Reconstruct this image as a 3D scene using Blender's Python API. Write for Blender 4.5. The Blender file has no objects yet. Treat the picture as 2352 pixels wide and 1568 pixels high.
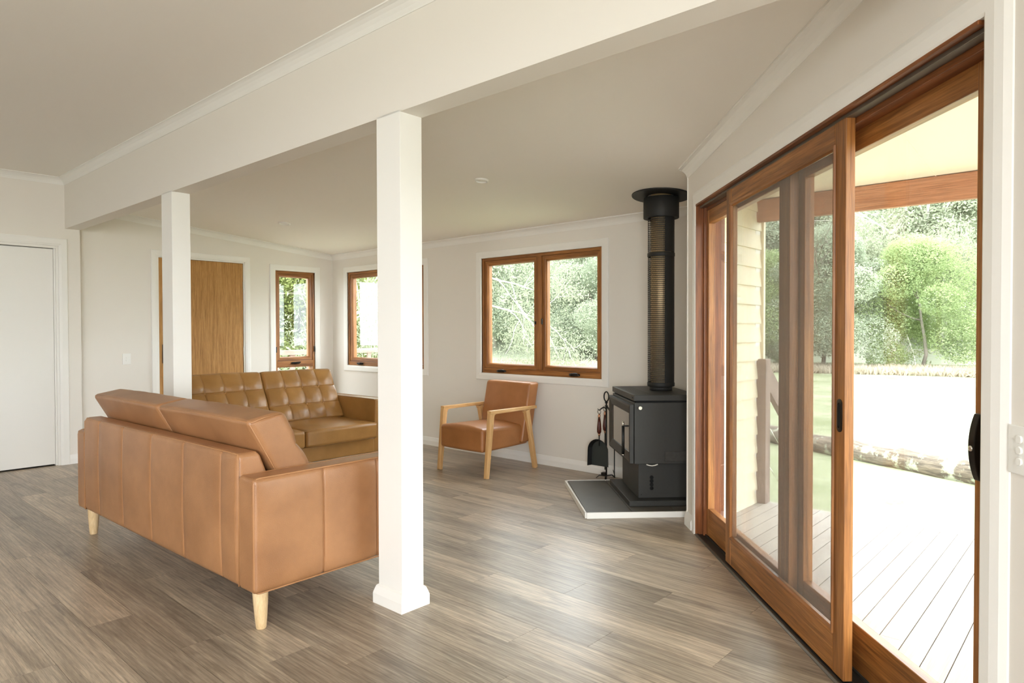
import bpy, math, random
import numpy as np
from mathutils import Matrix, Vector

# ------------------------------------------------------------------ camera, sky, light, exposure
SC = bpy.context.scene
COL = SC.collection
EYE = (0.0, 0.0, 1.27)
YAW, PITCH, ROLL, FPX = 42.085, -0.9185, -0.1243, 1540.256

def setup_camera():
    y, p, r = map(math.radians, (YAW, PITCH, ROLL))
    F = Vector((-math.sin(y) * math.cos(p), math.cos(y) * math.cos(p), math.sin(p)))
    R = Vector((math.cos(y), math.sin(y), 0))
    U = R.cross(F)
    R2 = R * math.cos(r) + U * math.sin(r)
    U2 = U * math.cos(r) - R * math.sin(r)
    cd = bpy.data.cameras.new('camera')
    cd.sensor_width = 36.0
    cd.lens = FPX / 2352.0 * 36.0
    cd.clip_start = 0.05
    cd.clip_end = 600
    co = bpy.data.objects.new('camera', cd)
    COL.objects.link(co)
    m = Matrix((R2, U2, -F)).transposed().to_4x4()
    m.translation = Vector(EYE)
    co.matrix_world = m
    SC.camera = co
setup_camera()

SKY = 8.0
w = bpy.data.worlds.new('overcast_sky')
SC.world = w
w.use_nodes = True
bg = w.node_tree.nodes['Background']
bg.inputs[0].default_value = (0.90, 0.96, 1.0, 1)
bg.inputs[1].default_value = SKY

def fill_light(name, loc, rot, sx, sy, watts, color=(0.95, 0.975, 1.0)):
    ld = bpy.data.lights.new(name, 'AREA')
    ld.shape = 'RECTANGLE'
    ld.size, ld.size_y = sx, sy
    ld.energy = watts
    ld.color = color
    lo = bpy.data.objects.new(name, ld)
    COL.objects.link(lo)
    lo.location = loc
    lo.rotation_euler = rot
# area lamps added at the unseen kitchen windows to brighten the room
fill_light('fill_south', (-1.12, -4.57, 1.52), (math.radians(90), 0, 0), 1.5, 1.1, 15)
fill_light('fill_east', (1.66, -2.2, 1.35), (math.radians(90), 0, math.radians(90)), 3.0, 1.9, 110)

SC.view_settings.view_transform = 'Standard'
SC.view_settings.look = 'None'
SC.view_settings.gamma = 1.0
SC.view_settings.use_curve_mapping = False
SC.view_settings.exposure = 0.66
SC.cycles.max_bounces = 14
SC.cycles.diffuse_bounces = 7
SC.cycles.glossy_bounces = 6
SC.cycles.transparent_max_bounces = 24
SC.cycles.sample_clamp_indirect = 12.0

# ------------------------------------------------------------------ measured layout (metres)
XL, XL2, YB, XR = -7.457, -7.587, 4.918, -2.10
Y0, Y1, ZB = 1.9003, 2.0259, 2.2506          # beam
ZC = 2.725                                   # flat ceiling
TH, DWD = math.radians(42.9004), 1.191
N = np.array([math.cos(TH), math.sin(TH), 0.0])
T = np.array([-math.sin(TH), math.cos(TH), 0.0])
ZV = np.array([0, 0, 1.0])
def slope(x): return float(np.interp(x, [XL2, XR, -0.2], [0.0925, 0.078, 0.074]))
def zceil(x, y): return 2.248 + slope(x) * (YB - y)
rnd = random.Random(7)

# ------------------------------------------------------------------ helpers
class Fr:
    """frame: a along e, b along n, c up"""
    def __init__(s, o, e, n):
        s.o, s.e, s.n = np.array(o, float), np.array(e, float), np.array(n, float)
    def P(s, a, b, c): return s.o + s.e * a + s.n * b + ZV * c
WORLD = Fr((0, 0, 0), (1, 0, 0), (0, 1, 0))
F_LEFT = Fr((XL, 0, 0), (0, 1, 0), (1, 0, 0))
F_LEFT2 = Fr((XL2, 0, 0), (0, 1, 0), (1, 0, 0))
F_BACK = Fr((0, YB, 0), (1, 0, 0), (0, -1, 0))
F_DOOR = Fr(N * (DWD + 0.015), T, -N)        # wall face of the angled door wall
def OFF(o): return 0.015 - o                 # distance behind the threshold line -> b

def perp(g):
    g = np.array(g, float); g = g / np.linalg.norm(g)
    h = np.array([0, 0, 1.0]) if abs(g[2]) < 0.9 else np.array([1.0, 0, 0])
    p = np.cross(g, h); p /= np.linalg.norm(p)
    return g, p, np.cross(g, p)

class MB:
    def __init__(s): s.v, s.f, s.g, s.s = [], [], [], []
    def add(s, verts, faces, grain=(0, 0, 1), smooth=False):
        n = len(s.v)
        g, p, q = perp(grain)
        for v in verts:
            v = np.array(v, float)
            s.v.append(v)
            s.g.append((float(v @ g), float(v @ p), float(v @ q)))
        for f in faces:
            s.f.append([i + n for i in f]); s.s.append(smooth)
    def box(s, fr, a0, a1, b0, b1, c0, c1, grain='c'):
        gv = {'a': fr.e, 'b': fr.n, 'c': ZV}[grain]
        vs = [fr.P(a, b, c) for c in (c0, c1) for b in (b0, b1) for a in (a0, a1)]
        s.add(vs, [(0, 2, 3, 1), (4, 5, 7, 6), (0, 1, 5, 4), (2, 6, 7, 3), (0, 4, 6, 2), (1, 3, 7, 5)], gv)
        return s
    def bar(s, p0, p1, w0, d0, w1=None, d1=None, side=(1, 0, 0)):
        """tapered square bar from p0 to p1; w along side, d across"""
        w1 = w0 if w1 is None else w1; d1 = d0 if d1 is None else d1
        p0, p1 = np.array(p0, float), np.array(p1, float)
        ax = p1 - p0; ax /= np.linalg.norm(ax)
        sd_ = np.array(side, float); sd_ -= ax * (sd_ @ ax); sd_ /= np.linalg.norm(sd_)
        t_ = np.cross(ax, sd_)
        vs = []
        for p, w_, d_ in ((p0, w0, d0), (p1, w1, d1)):
            for i, j in ((-1, -1), (1, -1), (1, 1), (-1, 1)):
                vs.append(p + sd_ * i * w_ / 2 + t_ * j * d_ / 2)
        s.add(vs, [(0, 3, 2, 1), (4, 5, 6, 7), (0, 1, 5, 4), (1, 2, 6, 5), (2, 3, 7, 6), (3, 0, 4, 7)], ax)
        return s
    def ring(s, fr, a0, a1, c0, c1, prof, open_bottom=False):
        """mitred frame: prof = [(inset, b)...]"""
        def cor(i):
            cb = c0 if open_bottom else c0 + i
            return [(a0 + i, cb), (a1 - i, cb), (a1 - i, c1 - i), (a0 + i, c1 - i)]
        sides = [(1, 2), (2, 3), (3, 0)] + ([] if open_bottom else [(0, 1)])
        for k0, k1 in sides:
            vs = []
            for i, b in prof:
                c = cor(i)
                vs.append(fr.P(c[k0][0], b, c[k0][1])); vs.append(fr.P(c[k1][0], b, c[k1][1]))
            fs = [(2 * j, 2 * j + 1, 2 * j + 3, 2 * j + 2) for j in range(len(prof) - 1)]
            s.add(vs, fs, ZV if k0 in (1, 3) else fr.e)
        return s
    def extrude(s, pts, p0, p1, out, grain=None, caps=True):
        """profile pts (out, up) swept from p0 to p1"""
        p0, p1, out = (np.array(x, float) for x in (p0, p1, out))
        n = len(pts)
        vs = [p0 + out * a + ZV * b for a, b in pts] + [p1 + out * a + ZV * b for a, b in pts]
        fs = [(i, (i + 1) % n, n + (i + 1) % n, n + i) for i in range(n)]
        if caps: fs += [tuple(range(n - 1, -1, -1)), tuple(range(n, 2 * n))]
        s.add(vs, fs, p1 - p0 if grain is None else grain)
        return s
    def prism(s, poly, z0, z1, grain=(1, 0, 0)):
        n = len(poly)
        vs = [(x, y, z0) for x, y in poly] + [(x, y, z1) for x, y in poly]
        s.add(vs, [tuple(range(n - 1, -1, -1)), tuple(range(n, 2 * n))] +
              [(i, (i + 1) % n, n + (i + 1) % n, n + i) for i in range(n)], grain)
        return s
    def lathe(s, prof, n=24, c=(0, 0, 0), ax=(0, 0, 1), smooth=True, cap=True):
        g, p, q = perp(ax)
        c = np.array(c, float)
        vs = []
        for r, h in prof:
            for k in range(n):
                t = 2 * math.pi * k / n
                vs.append(c + g * h + (p * math.cos(t) + q * math.sin(t)) * r)
        fs = []
        for j in range(len(prof) - 1):
            for k in range(n):
                k2 = (k + 1) % n
                fs.append((j * n + k, j * n + k2, (j + 1) * n + k2, (j + 1) * n + k))
        s.add(vs, fs, ax, smooth)
        if cap:
            m = len(s.v)
            s.f.append(list(range(m - n, m))); s.s.append(False)
            b = m - len(vs)
            s.f.append(list(range(b + n - 1, b - 1, -1))); s.s.append(False)
        return s
    def tube(s, pts, r, n=6, closed=False, smooth=True):
        pts = [np.array(p, float) for p in pts]
        m = len(pts)
        rs = r if hasattr(r, '__len__') else [r] * m
        vs = []
        ref = None
        for i, p in enumerate(pts):
            a = pts[(i - 1) % m] if (closed or i > 0) else p
            b = pts[(i + 1) % m] if (closed or i < m - 1) else p
            t = b - a; t /= (np.linalg.norm(t) + 1e-12)
            if ref is None:
                _, u, v = perp(t)
            else:
                u = ref - t * (ref @ t); u /= (np.linalg.norm(u) + 1e-12)
                v = np.cross(t, u)
            ref = u
            for k in range(n):
                w_ = 2 * math.pi * k / n
                vs.append(p + (u * math.cos(w_) + v * math.sin(w_)) * rs[i])
        fs = []
        for i in range(m if closed else m - 1):
            j = (i + 1) % m
            for k in range(n):
                k2 = (k + 1) % n
                fs.append((i * n + k, i * n + k2, j * n + k2, j * n + k))
        if not closed:
            fs += [tuple(range(n - 1, -1, -1)), tuple(range((m - 1) * n, m * n))]
        s.add(vs, fs, pts[-1] - pts[0] if not closed else (0, 0, 1), smooth)
        return s
    def mesh(s, name):
        me = bpy.data.meshes.new(name)
        me.from_pydata([tuple(v) for v in s.v], [], s.f)
        me.polygons.foreach_set('use_smooth', s.s)
        at = me.attributes.new('gc', 'FLOAT_VECTOR', 'POINT')
        at.data.foreach_set('vector', np.array(s.g, np.float32).ravel())
        me.update()
        return me
    def build(s, name, mat, parent=None, bevel=0.0, fix=True):
        me = s.mesh(name)
        if fix:
            import bmesh
            b = bmesh.new(); b.from_mesh(me)
            bmesh.ops.recalc_face_normals(b, faces=b.faces)
            b.to_mesh(me); b.free()
        return link(name, me, mat, parent, bevel)

def link(name, me, mat, parent=None, bevel=0.0):
    o = bpy.data.objects.new(name, me)
    COL.objects.link(o)
    if mat is not None and len(me.materials) == 0: me.materials.append(M[mat])
    if parent is not None: o.parent = parent
    if bevel:
        md = o.modifiers.new('edge', 'BEVEL')
        md.width = bevel; md.segments = 2; md.limit_method = 'ANGLE'; md.angle_limit = math.radians(40)
    return o

def tag(o, label, cat, group=None, kind=None):
    o['label'] = label; o['category'] = cat
    if group: o['group'] = group
    if kind: o['kind'] = kind
    return o
def structure(o, label, cat): return tag(o, label, cat, kind='structure')
def thing(name, label, cat, loc=(0, 0, 0), rz=0.0, group=None, kind=None):
    o = bpy.data.objects.new(name, None)
    o.empty_display_size = 0.1
    COL.objects.link(o)
    o.location = loc; o.rotation_euler = (0, 0, rz)
    return tag(o, label, cat, group, kind)
def copy_tree(o, parent=None):
    c = o.copy(); COL.objects.link(c); c.parent = parent
    for ch in list(o.children): copy_tree(ch, c)
    return c

def soft(xs, ys, zs, r, disp=None, warp=None):
    """rounded box surface on grid lines xs, ys, zs (lists, ascending); r corner radius"""
    xs, ys, zs = (np.array(sorted(set(np.round(q, 5)))) for q in (xs, ys, zs))
    lo = np.array([xs[0], ys[0], zs[0]]); hi = np.array([xs[-1], ys[-1], zs[-1]])
    idx = {}; verts = []; faces = []
    def vid(i, j, k):
        key = (i, j, k)
        if key not in idx:
            idx[key] = len(verts); verts.append((xs[i], ys[j], zs[k]))
        return idx[key]
    nx, ny, nz = len(xs) - 1, len(ys) - 1, len(zs) - 1
    for i in range(nx):
        for j in range(ny):
            faces.append((vid(i, j, 0), vid(i, j + 1, 0), vid(i + 1, j + 1, 0), vid(i + 1, j, 0)))
            faces.append((vid(i, j, nz), vid(i + 1, j, nz), vid(i + 1, j + 1, nz), vid(i, j + 1, nz)))
    for i in range(nx):
        for k in range(nz):
            faces.append((vid(i, 0, k), vid(i + 1, 0, k), vid(i + 1, 0, k + 1), vid(i, 0, k + 1)))
            faces.append((vid(i, ny, k), vid(i, ny, k + 1), vid(i + 1, ny, k + 1), vid(i + 1, ny, k)))
    for j in range(ny):
        for k in range(nz):
            faces.append((vid(0, j, k), vid(0, j, k + 1), vid(0, j + 1, k + 1), vid(0, j + 1, k)))
            faces.append((vid(nx, j, k), vid(nx, j + 1, k), vid(nx, j + 1, k + 1), vid(nx, j, k + 1)))
    V = np.array(verts)
    inner = np.clip(V, lo + r, hi - r)
    d = V - inner
    L = np.linalg.norm(d, axis=1, keepdims=True)
    nrm = np.where(L > 1e-9, d / np.maximum(L, 1e-9), 0)
    V2 = inner + nrm * r
    if disp is not None: V2 = V2 + nrm * disp(V2, nrm)[:, None]
    if warp is not None: V2 = warp(V2)
    return V2, faces
def spans(a, b, n, edge=0.02, extra=()):
    q = list(np.linspace(a, b, n + 1)) + [a + edge * t for t in (0.25, 0.5, 0.75, 1)] + [b - edge * t for t in (0.25, 0.5, 0.75, 1)]
    for c in extra:
        q += [c - 0.012, c - 0.006, c - 0.003, c, c + 0.003, c + 0.006, c + 0.012]
    return [t for t in q if a <= t <= b]
def soft_obj(name, mat, parent, V, F, grain=(1, 0, 0)):
    mb = MB(); mb.add(V, F, grain, True)
    return mb.build(name, mat, parent, fix=False)

# ------------------------------------------------------------------ materials
M = {}
def srgb(c):
    return tuple(((x / 255.0) / 12.92 if x / 255.0 <= 0.04045 else ((x / 255.0 + 0.055) / 1.055) ** 2.4) for x in c) + (1.0,)
class NT:
    def __init__(s, name):
        s.m = bpy.data.materials.new(name); s.m.use_nodes = True
        M[name] = s.m
        s.t = s.m.node_tree; s.b = s.t.nodes['Principled BSDF']; s.out = s.t.nodes['Material Output']
    def n(s, kind, **kw):
        q = s.t.nodes.new('ShaderNode' + kind)
        for k, v in kw.items():
            if k in q.inputs: s.set(q, k, v)
            else: setattr(q, k, v)
        return q
    def set(s, q, k, v):
        if isinstance(v, bpy.types.NodeSocket): s.t.links.new(v, q.inputs[k])
        else: q.inputs[k].default_value = v
    def p(s, **kw):
        for k, v in kw.items(): s.set(s.b, k.replace('_', ' '), v)
        return s
    def coord(s, kind='Object', scale=(1, 1, 1), rand=0.0):
        if kind == 'gc':
            a = s.n('Attribute'); a.attribute_name = 'gc'; v = a.outputs['Vector']
        else:
            v = s.n('TexCoord').outputs[kind]
        mp = s.n('Mapping', Vector=v); mp.inputs['Scale'].default_value = scale
        v = mp.outputs[0]
        if rand:
            oi = s.n('ObjectInfo')
            mu = s.n('Math', operation='MULTIPLY'); s.t.links.new(oi.outputs['Random'], mu.inputs[0]); mu.inputs[1].default_value = rand
            cx = s.n('CombineXYZ'); s.t.links.new(mu.outputs[0], cx.inputs[0]); s.t.links.new(mu.outputs[0], cx.inputs[1])
            ad = s.n('VectorMath', operation='ADD'); s.t.links.new(v, ad.inputs[0]); s.t.links.new(cx.outputs[0], ad.inputs[1])
            v = ad.outputs[0]
        return v
    def noise(s, v, scale=5.0, detail=4.0, rough=0.55, dist=0.0):
        q = s.n('TexNoise'); s.t.links.new(v, q.inputs['Vector'])
        q.inputs['Scale'].default_value = scale; q.inputs['Detail'].default_value = detail
        q.inputs['Roughness'].default_value = rough; q.inputs['Distortion'].default_value = dist
        return q.outputs['Fac']
    def ramp(s, f, stops):
        q = s.n('ValToRGB'); s.t.links.new(f, q.inputs[0])
        e = q.color_ramp.elements
        while len(e) < len(stops): e.new(0.5)
        for el, (p_, c_) in zip(e, stops): el.position = p_; el.color = c_ if len(c_) == 4 else srgb(c_)
        return q.outputs[0]
    def mix(s, f, a, b, blend='MIX'):
        q = s.n('Mix'); q.data_type = 'RGBA'; q.blend_type = blend
        for k, v in ((0, f), (6, a), (7, b)):
            if isinstance(v, bpy.types.NodeSocket): s.t.links.new(v, q.inputs[k])
            else: q.inputs[k].default_value = v
        return q.outputs[2]
    def bump(s, h, strength=0.2, dist=0.002):
        q = s.n('Bump'); q.inputs['Strength'].default_value = strength; q.inputs['Distance'].default_value = dist
        s.t.links.new(h, q.inputs['Height'])
        s.t.links.new(q.outputs[0], s.b.inputs['Normal'])
        return s

def plain(name, col, rough=0.5, metal=0.0, spec=0.5, noise=0.0, nscale=8.0, bump=0.0):
    k = NT(name)
    c = srgb(col)
    if noise:
        f = k.noise(k.coord('Object'), nscale, 4)
        c2 = tuple(x * (1 - noise) for x in c[:3]) + (1,); c3 = tuple(min(1, x * (1 + noise)) for x in c[:3]) + (1,)
        c = k.ramp(f, [(0.3, c2), (0.7, c3)])
    k.p(Base_Color=c, Roughness=rough, Metallic=metal)
    k.b.inputs['Specular IOR Level'].default_value = spec
    if bump: k.bump(k.noise(k.coord('Object'), 300, 2), bump, 0.001)
    return k
def wood(name, dark, mid, light, rough=0.38, along=1.3, across=26.0, fine=0.35, spec=0.4):
    k = NT(name)
    v = k.coord('gc', (along, across, across), 37.0)
    f1 = k.noise(v, 1.0, 6, 0.6, 0.6)
    v2 = k.coord('gc', (along * 5, across * 7, across * 7), 11.0)
    f2 = k.noise(v2, 1.0, 3, 0.6)
    base = k.ramp(f1, [(0.28, dark), (0.5, mid), (0.74, light)])
    fine_c = k.ramp(f2, [(0.35, (1 - fine, 1 - fine, 1 - fine, 1)), (0.6, (1, 1, 1, 1))])
    col = k.mix(1.0, base, fine_c, 'MULTIPLY')
    k.p(Base_Color=col, Roughness=rough)
    k.b.inputs['Specular IOR Level'].default_value = spec
    k.bump(f2, 0.12, 0.001)
    return k

def make_materials():
    plain('wall_paint', (232, 227, 219), 0.75, spec=0.25)
    plain('ceiling_paint', (244, 240, 233), 0.85, spec=0.2)  # lighter than the wall paint, standing in for light the ceiling lacks
    plain('trim_paint', (240, 238, 233), 0.42, spec=0.4)
    plain('plastic_white', (238, 237, 232), 0.35)
    wood('wood_red', (110, 66, 30), (158, 102, 52), (192, 134, 76), 0.36)
    wood('wood_jamb', (94, 50, 24), (132, 76, 38), (160, 98, 52), 0.4)
    wood('wood_veneer', (150, 104, 54), (186, 136, 76), (208, 160, 98), 0.55, along=3.0, across=80.0, fine=0.3)
    wood('oak_pale', (196, 150, 96), (222, 176, 118), (236, 196, 142), 0.45, along=3.0, across=40, fine=0.15)
    wood('beech_leg', (206, 174, 128), (222, 192, 148), (234, 208, 168), 0.5, along=10, across=40, fine=0.12)
    wood('verandah_wood', (152, 98, 70), (172, 116, 86), (188, 134, 104), 0.6)
    wood('weathered_wood', (128, 106, 96), (146, 124, 112), (160, 138, 126), 0.7)
    wood('deck_wood', (164, 154, 146), (178, 168, 160), (192, 184, 176), 0.7, fine=0.12)
    wood('tool_handle', (58, 22, 14), (84, 34, 22), (104, 46, 30), 0.3, along=6, across=40)
    # leathers
    for nm, d, l in (('leather_tan', (148, 103, 67), (175, 126, 85)), ('leather_ochre', (148, 106, 56), (172, 126, 70)), ('leather_camel', (152, 98, 54), (174, 116, 68))):
        k = NT(nm)
        v = k.coord('Object')
        f = k.noise(v, 3.5, 5, 0.6)
        k.p(Base_Color=k.ramp(f, [(0.3, d), (0.7, l)]), Roughness=0.30 if nm == 'leather_ochre' else 0.36)
        k.b.inputs['Specular IOR Level'].default_value = 0.55
        vo = k.n('TexVoronoi', Vector=v); vo.inputs['Scale'].default_value = 280
        k.bump(vo.outputs['Distance'], 0.32, 0.0015)
    plain('piping_tan', (172, 124, 82), 0.4)
    plain('piping_ochre', (160, 114, 60), 0.4)
    # vinyl planks
    k = NT('vinyl_oak')
    oi = k.n('ObjectInfo')
    v = k.coord('Object', (1.4, 11, 1), 53.0)
    f1 = k.noise(v, 1.1, 5, 0.6, 1.4)
    v2 = k.coord('Object', (5, 110, 1), 29.0)
    f2 = k.noise(v2, 1.0, 4, 0.65)
    v3 = k.coord('Object', (0.55, 5.5, 1), 91.0)
    wv = k.n('TexWave', Vector=v3); wv.wave_type = 'RINGS'; wv.inputs['Scale'].default_value = 2.2
    wv.inputs['Distortion'].default_value = 7.0; wv.inputs['Detail'].default_value = 3.0; wv.inputs['Detail Scale'].default_value = 1.2
    base = k.ramp(f1, [(0.26, (142, 129, 115)), (0.5, (172, 158, 142)), (0.74, (196, 183, 166))])
    rings = k.ramp(wv.outputs['Fac'], [(0.0, (0.80, 0.79, 0.78, 1)), (0.55, (1, 1, 1, 1)), (1.0, (1.05, 1.04, 1.03, 1))])
    c = k.mix(0.75, base, rings, 'MULTIPLY')
    fine = k.ramp(f2, [(0.3, (0.84, 0.835, 0.83, 1)), (0.6, (1.03, 1.02, 1.0, 1))])
    c = k.mix(1.0, c, fine, 'MULTIPLY')
    v4 = k.coord('Object', (0.9, 6.0, 1), 71.0)
    f4 = k.noise(v4, 1.6, 5, 0.62, 0.8)
    c = k.mix(1.0, c, k.ramp(f4, [(0.30, (0.66, 0.65, 0.65, 1)), (0.48, (1, 1, 1, 1)), (0.75, (1.08, 1.08, 1.08, 1))]), 'MULTIPLY')
    v5 = k.coord('Object', (0.45, 7.0, 1), 17.0)
    w2 = k.n('TexWave', Vector=v5); w2.wave_type = 'BANDS'; w2.bands_direction = 'Y'; w2.inputs['Scale'].default_value = 3.2
    w2.inputs['Distortion'].default_value = 9.0; w2.inputs['Detail'].default_value = 4.0; w2.inputs['Detail Scale'].default_value = 0.9; w2.inputs['Detail Roughness'].default_value = 0.6
    c = k.mix(1.0, c, k.ramp(w2.outputs['Fac'], [(0.0, (0.84, 0.83, 0.82, 1)), (0.22, (1, 1, 1, 1)), (0.9, (1, 1, 1, 1)), (1.0, (1.12, 1.11, 1.1, 1))]), 'MULTIPLY')
    v6 = k.coord('Object', (14, 420, 1), 5.0)
    c = k.mix(1.0, c, k.ramp(k.noise(v6, 1.0, 2, 0.6), [(0.34, (0.80, 0.79, 0.78, 1)), (0.5, (1, 1, 1, 1)), (0.68, (1.14, 1.14, 1.13, 1))]), 'MULTIPLY')
    tone = k.ramp(oi.outputs['Random'], [(0.0, (0.74, 0.73, 0.72, 1)), (0.5, (1.0, 0.99, 0.97, 1)), (1.0, (1.22, 1.2, 1.16, 1))])
    c = k.mix(1.0, c, tone, 'MULTIPLY')
    k.p(Base_Color=c, Roughness=0.34)
    k.b.inputs['Specular IOR Level'].default_value = 0.45
    k.bump(f2, 0.1, 0.001)
    plain('subfloor', (70, 62, 54), 0.8)
    # metals, stove
    plain('stove_black', (52, 51, 48), 0.5, spec=0.4, noise=0.04, nscale=60, bump=0.03)
    plain('stove_scuffed', (62, 60, 57), 0.75, spec=0.3, noise=0.16, nscale=45, bump=0.1)
    plain('flue_black', (36, 35, 33), 0.55, spec=0.35)
    plain('flue_steel', (222, 192, 146), 0.42, metal=0.55)
    plain('black_iron', (18, 18, 17), 0.5)
    plain('shovel_black', (46, 52, 51), 0.45)
    plain('dark_void', (10, 10, 10), 0.9)
    plain('bronze_dark', (40, 36, 32), 0.28, metal=0.6)
    plain('steel', (225, 222, 215), 0.22, metal=0.95)
    plain('copper_cap', (190, 140, 110), 0.3, metal=0.9)
    plain('aluminium_dark', (112, 104, 94), 0.35, metal=0.7)
    plain('rubber_dark', (40, 34, 28), 0.6)
    plain('hinge_zinc', (205, 205, 202), 0.35, metal=0.4)
    k = plain('stove_glass', (120, 108, 95), 0.06, spec=0.9)
    plain('hearth_tile', (86, 81, 73), 0.5, noise=0.12, nscale=7)
    plain('grout', (176, 168, 156), 0.9)
    plain('rope_white', (220, 215, 205), 0.8)
    # glass
    for nm, tint in (('window_glass', (0.97, 0.985, 0.98, 1)),):
        k = NT(nm)
        lw = k.n('LayerWeight'); lw.inputs[0].default_value = 0.5
        pw = k.n('Math', operation='POWER'); k.t.links.new(lw.outputs['Facing'], pw.inputs[0]); pw.inputs[1].default_value = 5.0
        fr = k.n('Math', operation='MULTIPLY_ADD'); k.t.links.new(pw.outputs[0], fr.inputs[0]); fr.inputs[1].default_value = 0.95; fr.inputs[2].default_value = 0.035
        tr = k.n('BsdfTransparent'); tr.inputs[0].default_value = tint
        gl = k.n('BsdfGlossy'); gl.inputs['Roughness'].default_value = 0.0
        mx = k.n('MixShader')
        k.t.links.new(fr.outputs[0], mx.inputs[0]); k.t.links.new(tr.outputs[0], mx.inputs[1]); k.t.links.new(gl.outputs[0], mx.inputs[2])
        k.t.links.new(mx.outputs[0], k.out.inputs[0])
    k = NT('fly_mesh')
    tr = k.n('BsdfTransparent'); df = k.n('BsdfDiffuse'); df.inputs[0].default_value = srgb((150, 142, 133))
    mx = k.n('MixShader'); mx.inputs[0].default_value = 0.36
    k.t.links.new(tr.outputs[0], mx.inputs[1]); k.t.links.new(df.outputs[0], mx.inputs[2]); k.t.links.new(mx.outputs[0], k.out.inputs[0])
    # outdoors
    plain('weatherboard', (226, 214, 186), 0.6)
    plain('verandah_cream', (236, 224, 204), 0.7)
    k = NT('lawn')
    f = k.noise(k.coord('Object'), 0.6, 6, 0.65)
    f2 = k.noise(k.coord('Object'), 25, 4)
    c = k.mix(1.0, k.ramp(f, [(0.35, (114, 120, 88)), (0.65, (148, 148, 122))]), k.ramp(f2, [(0.3, (0.8, 0.8, 0.8, 1)), (0.7, (1.1, 1.1, 1.1, 1))]), 'MULTIPLY')
    k.p(Base_Color=c, Roughness=0.9); k.b.inputs['Specular IOR Level'].default_value = 0.1
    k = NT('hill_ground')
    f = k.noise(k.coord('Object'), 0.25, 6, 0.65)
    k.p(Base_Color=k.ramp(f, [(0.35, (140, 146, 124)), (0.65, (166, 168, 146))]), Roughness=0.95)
    k = NT('log_bark')
    f = k.noise(k.coord('Object', (1, 1, 1)), 5, 6, 0.7)
    f2 = k.noise(k.coord('gc', (3, 30, 30)), 1, 5, 0.65)
    c = k.mix(k.ramp(f, [(0.52, (0, 0, 0, 1)), (0.6, (1, 1, 1, 1))]), k.ramp(f2, [(0.3, (62, 54, 47)), (0.7, (128, 114, 98))]), srgb((160, 162, 142)))
    k.p(Base_Color=c, Roughness=0.95); k.bump(f2, 0.6, 0.02)
    for nm, a, b in (('leaf_green', (128, 146, 98), (176, 188, 140)), ('leaf_olive', (140, 150, 128), (176, 182, 158)), ('leaf_gum', (128, 136, 112), (166, 170, 144)), ('leaf_bright', (118, 130, 80), (164, 170, 112)), ('grass_dry', (164, 152, 132), (194, 184, 166))):  # leaf colours paled and greyed to stand in for haze and glare
        k = NT(nm)
        f = k.noise(k.coord('Object'), 0.9, 4, 0.7)
        col = k.ramp(f, [(0.3, a), (0.7, b)])
        df = k.n('BsdfDiffuse'); tl = k.n('BsdfTranslucent'); mx = k.n('MixShader'); mx.inputs[0].default_value = 0.5
        k.t.links.new(col, df.inputs[0]); k.t.links.new(col, tl.inputs[0])
        k.t.links.new(df.outputs[0], mx.inputs[1]); k.t.links.new(tl.outputs[0], mx.inputs[2]); k.t.links.new(mx.outputs[0], k.out.inputs[0])
    plain('bark_pale', (200, 194, 184), 0.85, noise=0.15, nscale=3)
    plain('bark_grey', (116, 108, 98), 0.9, noise=0.2, nscale=3)
make_materials()

# ------------------------------------------------------------------ shell
def wall(name, fr, a0, a1, thick, holes, label, z0=0.0, z1=2.95, mat='wall_paint'):
    """slab behind plane b=0 with rectangular holes (a0,a1,c0,c1)"""
    mb = MB()
    cuts = sorted({a0, a1} | {h[0] for h in holes} | {h[1] for h in holes})
    for u, v in zip(cuts[:-1], cuts[1:]):
        m = (u + v) / 2
        hs = sorted([h for h in holes if h[0] < m < h[1]], key=lambda h: h[2])
        z = z0
        for h in hs:
            if h[2] > z: mb.box(fr, u, v, -thick, 0, z, h[2])
            z = h[3]
        if z < z1: mb.box(fr, u, v, -thick, 0, z, z1)
    return structure(mb.build(name, mat), label, 'wall')

WB, WT = 0.8405, 2.0096            # timber window frame sill and head
W1 = (4.117, 4.656, 0.10, WT)
W2 = (-7.247, -5.763, WB, WT)
W3 = (-4.859, -3.370, WB, WT)
D1 = (0.955, 1.842, 0.0, 2.078)    # white door opening incl. jamb
D2 = (2.772, 3.733, 0.0, 2.075)    # timber front door opening
SD = (1.655, 4.135, -0.05, 2.045)  # sliding door opening on the angled wall (s)
SEND = 4.352                       # far end of the angled wall (s)

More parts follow.
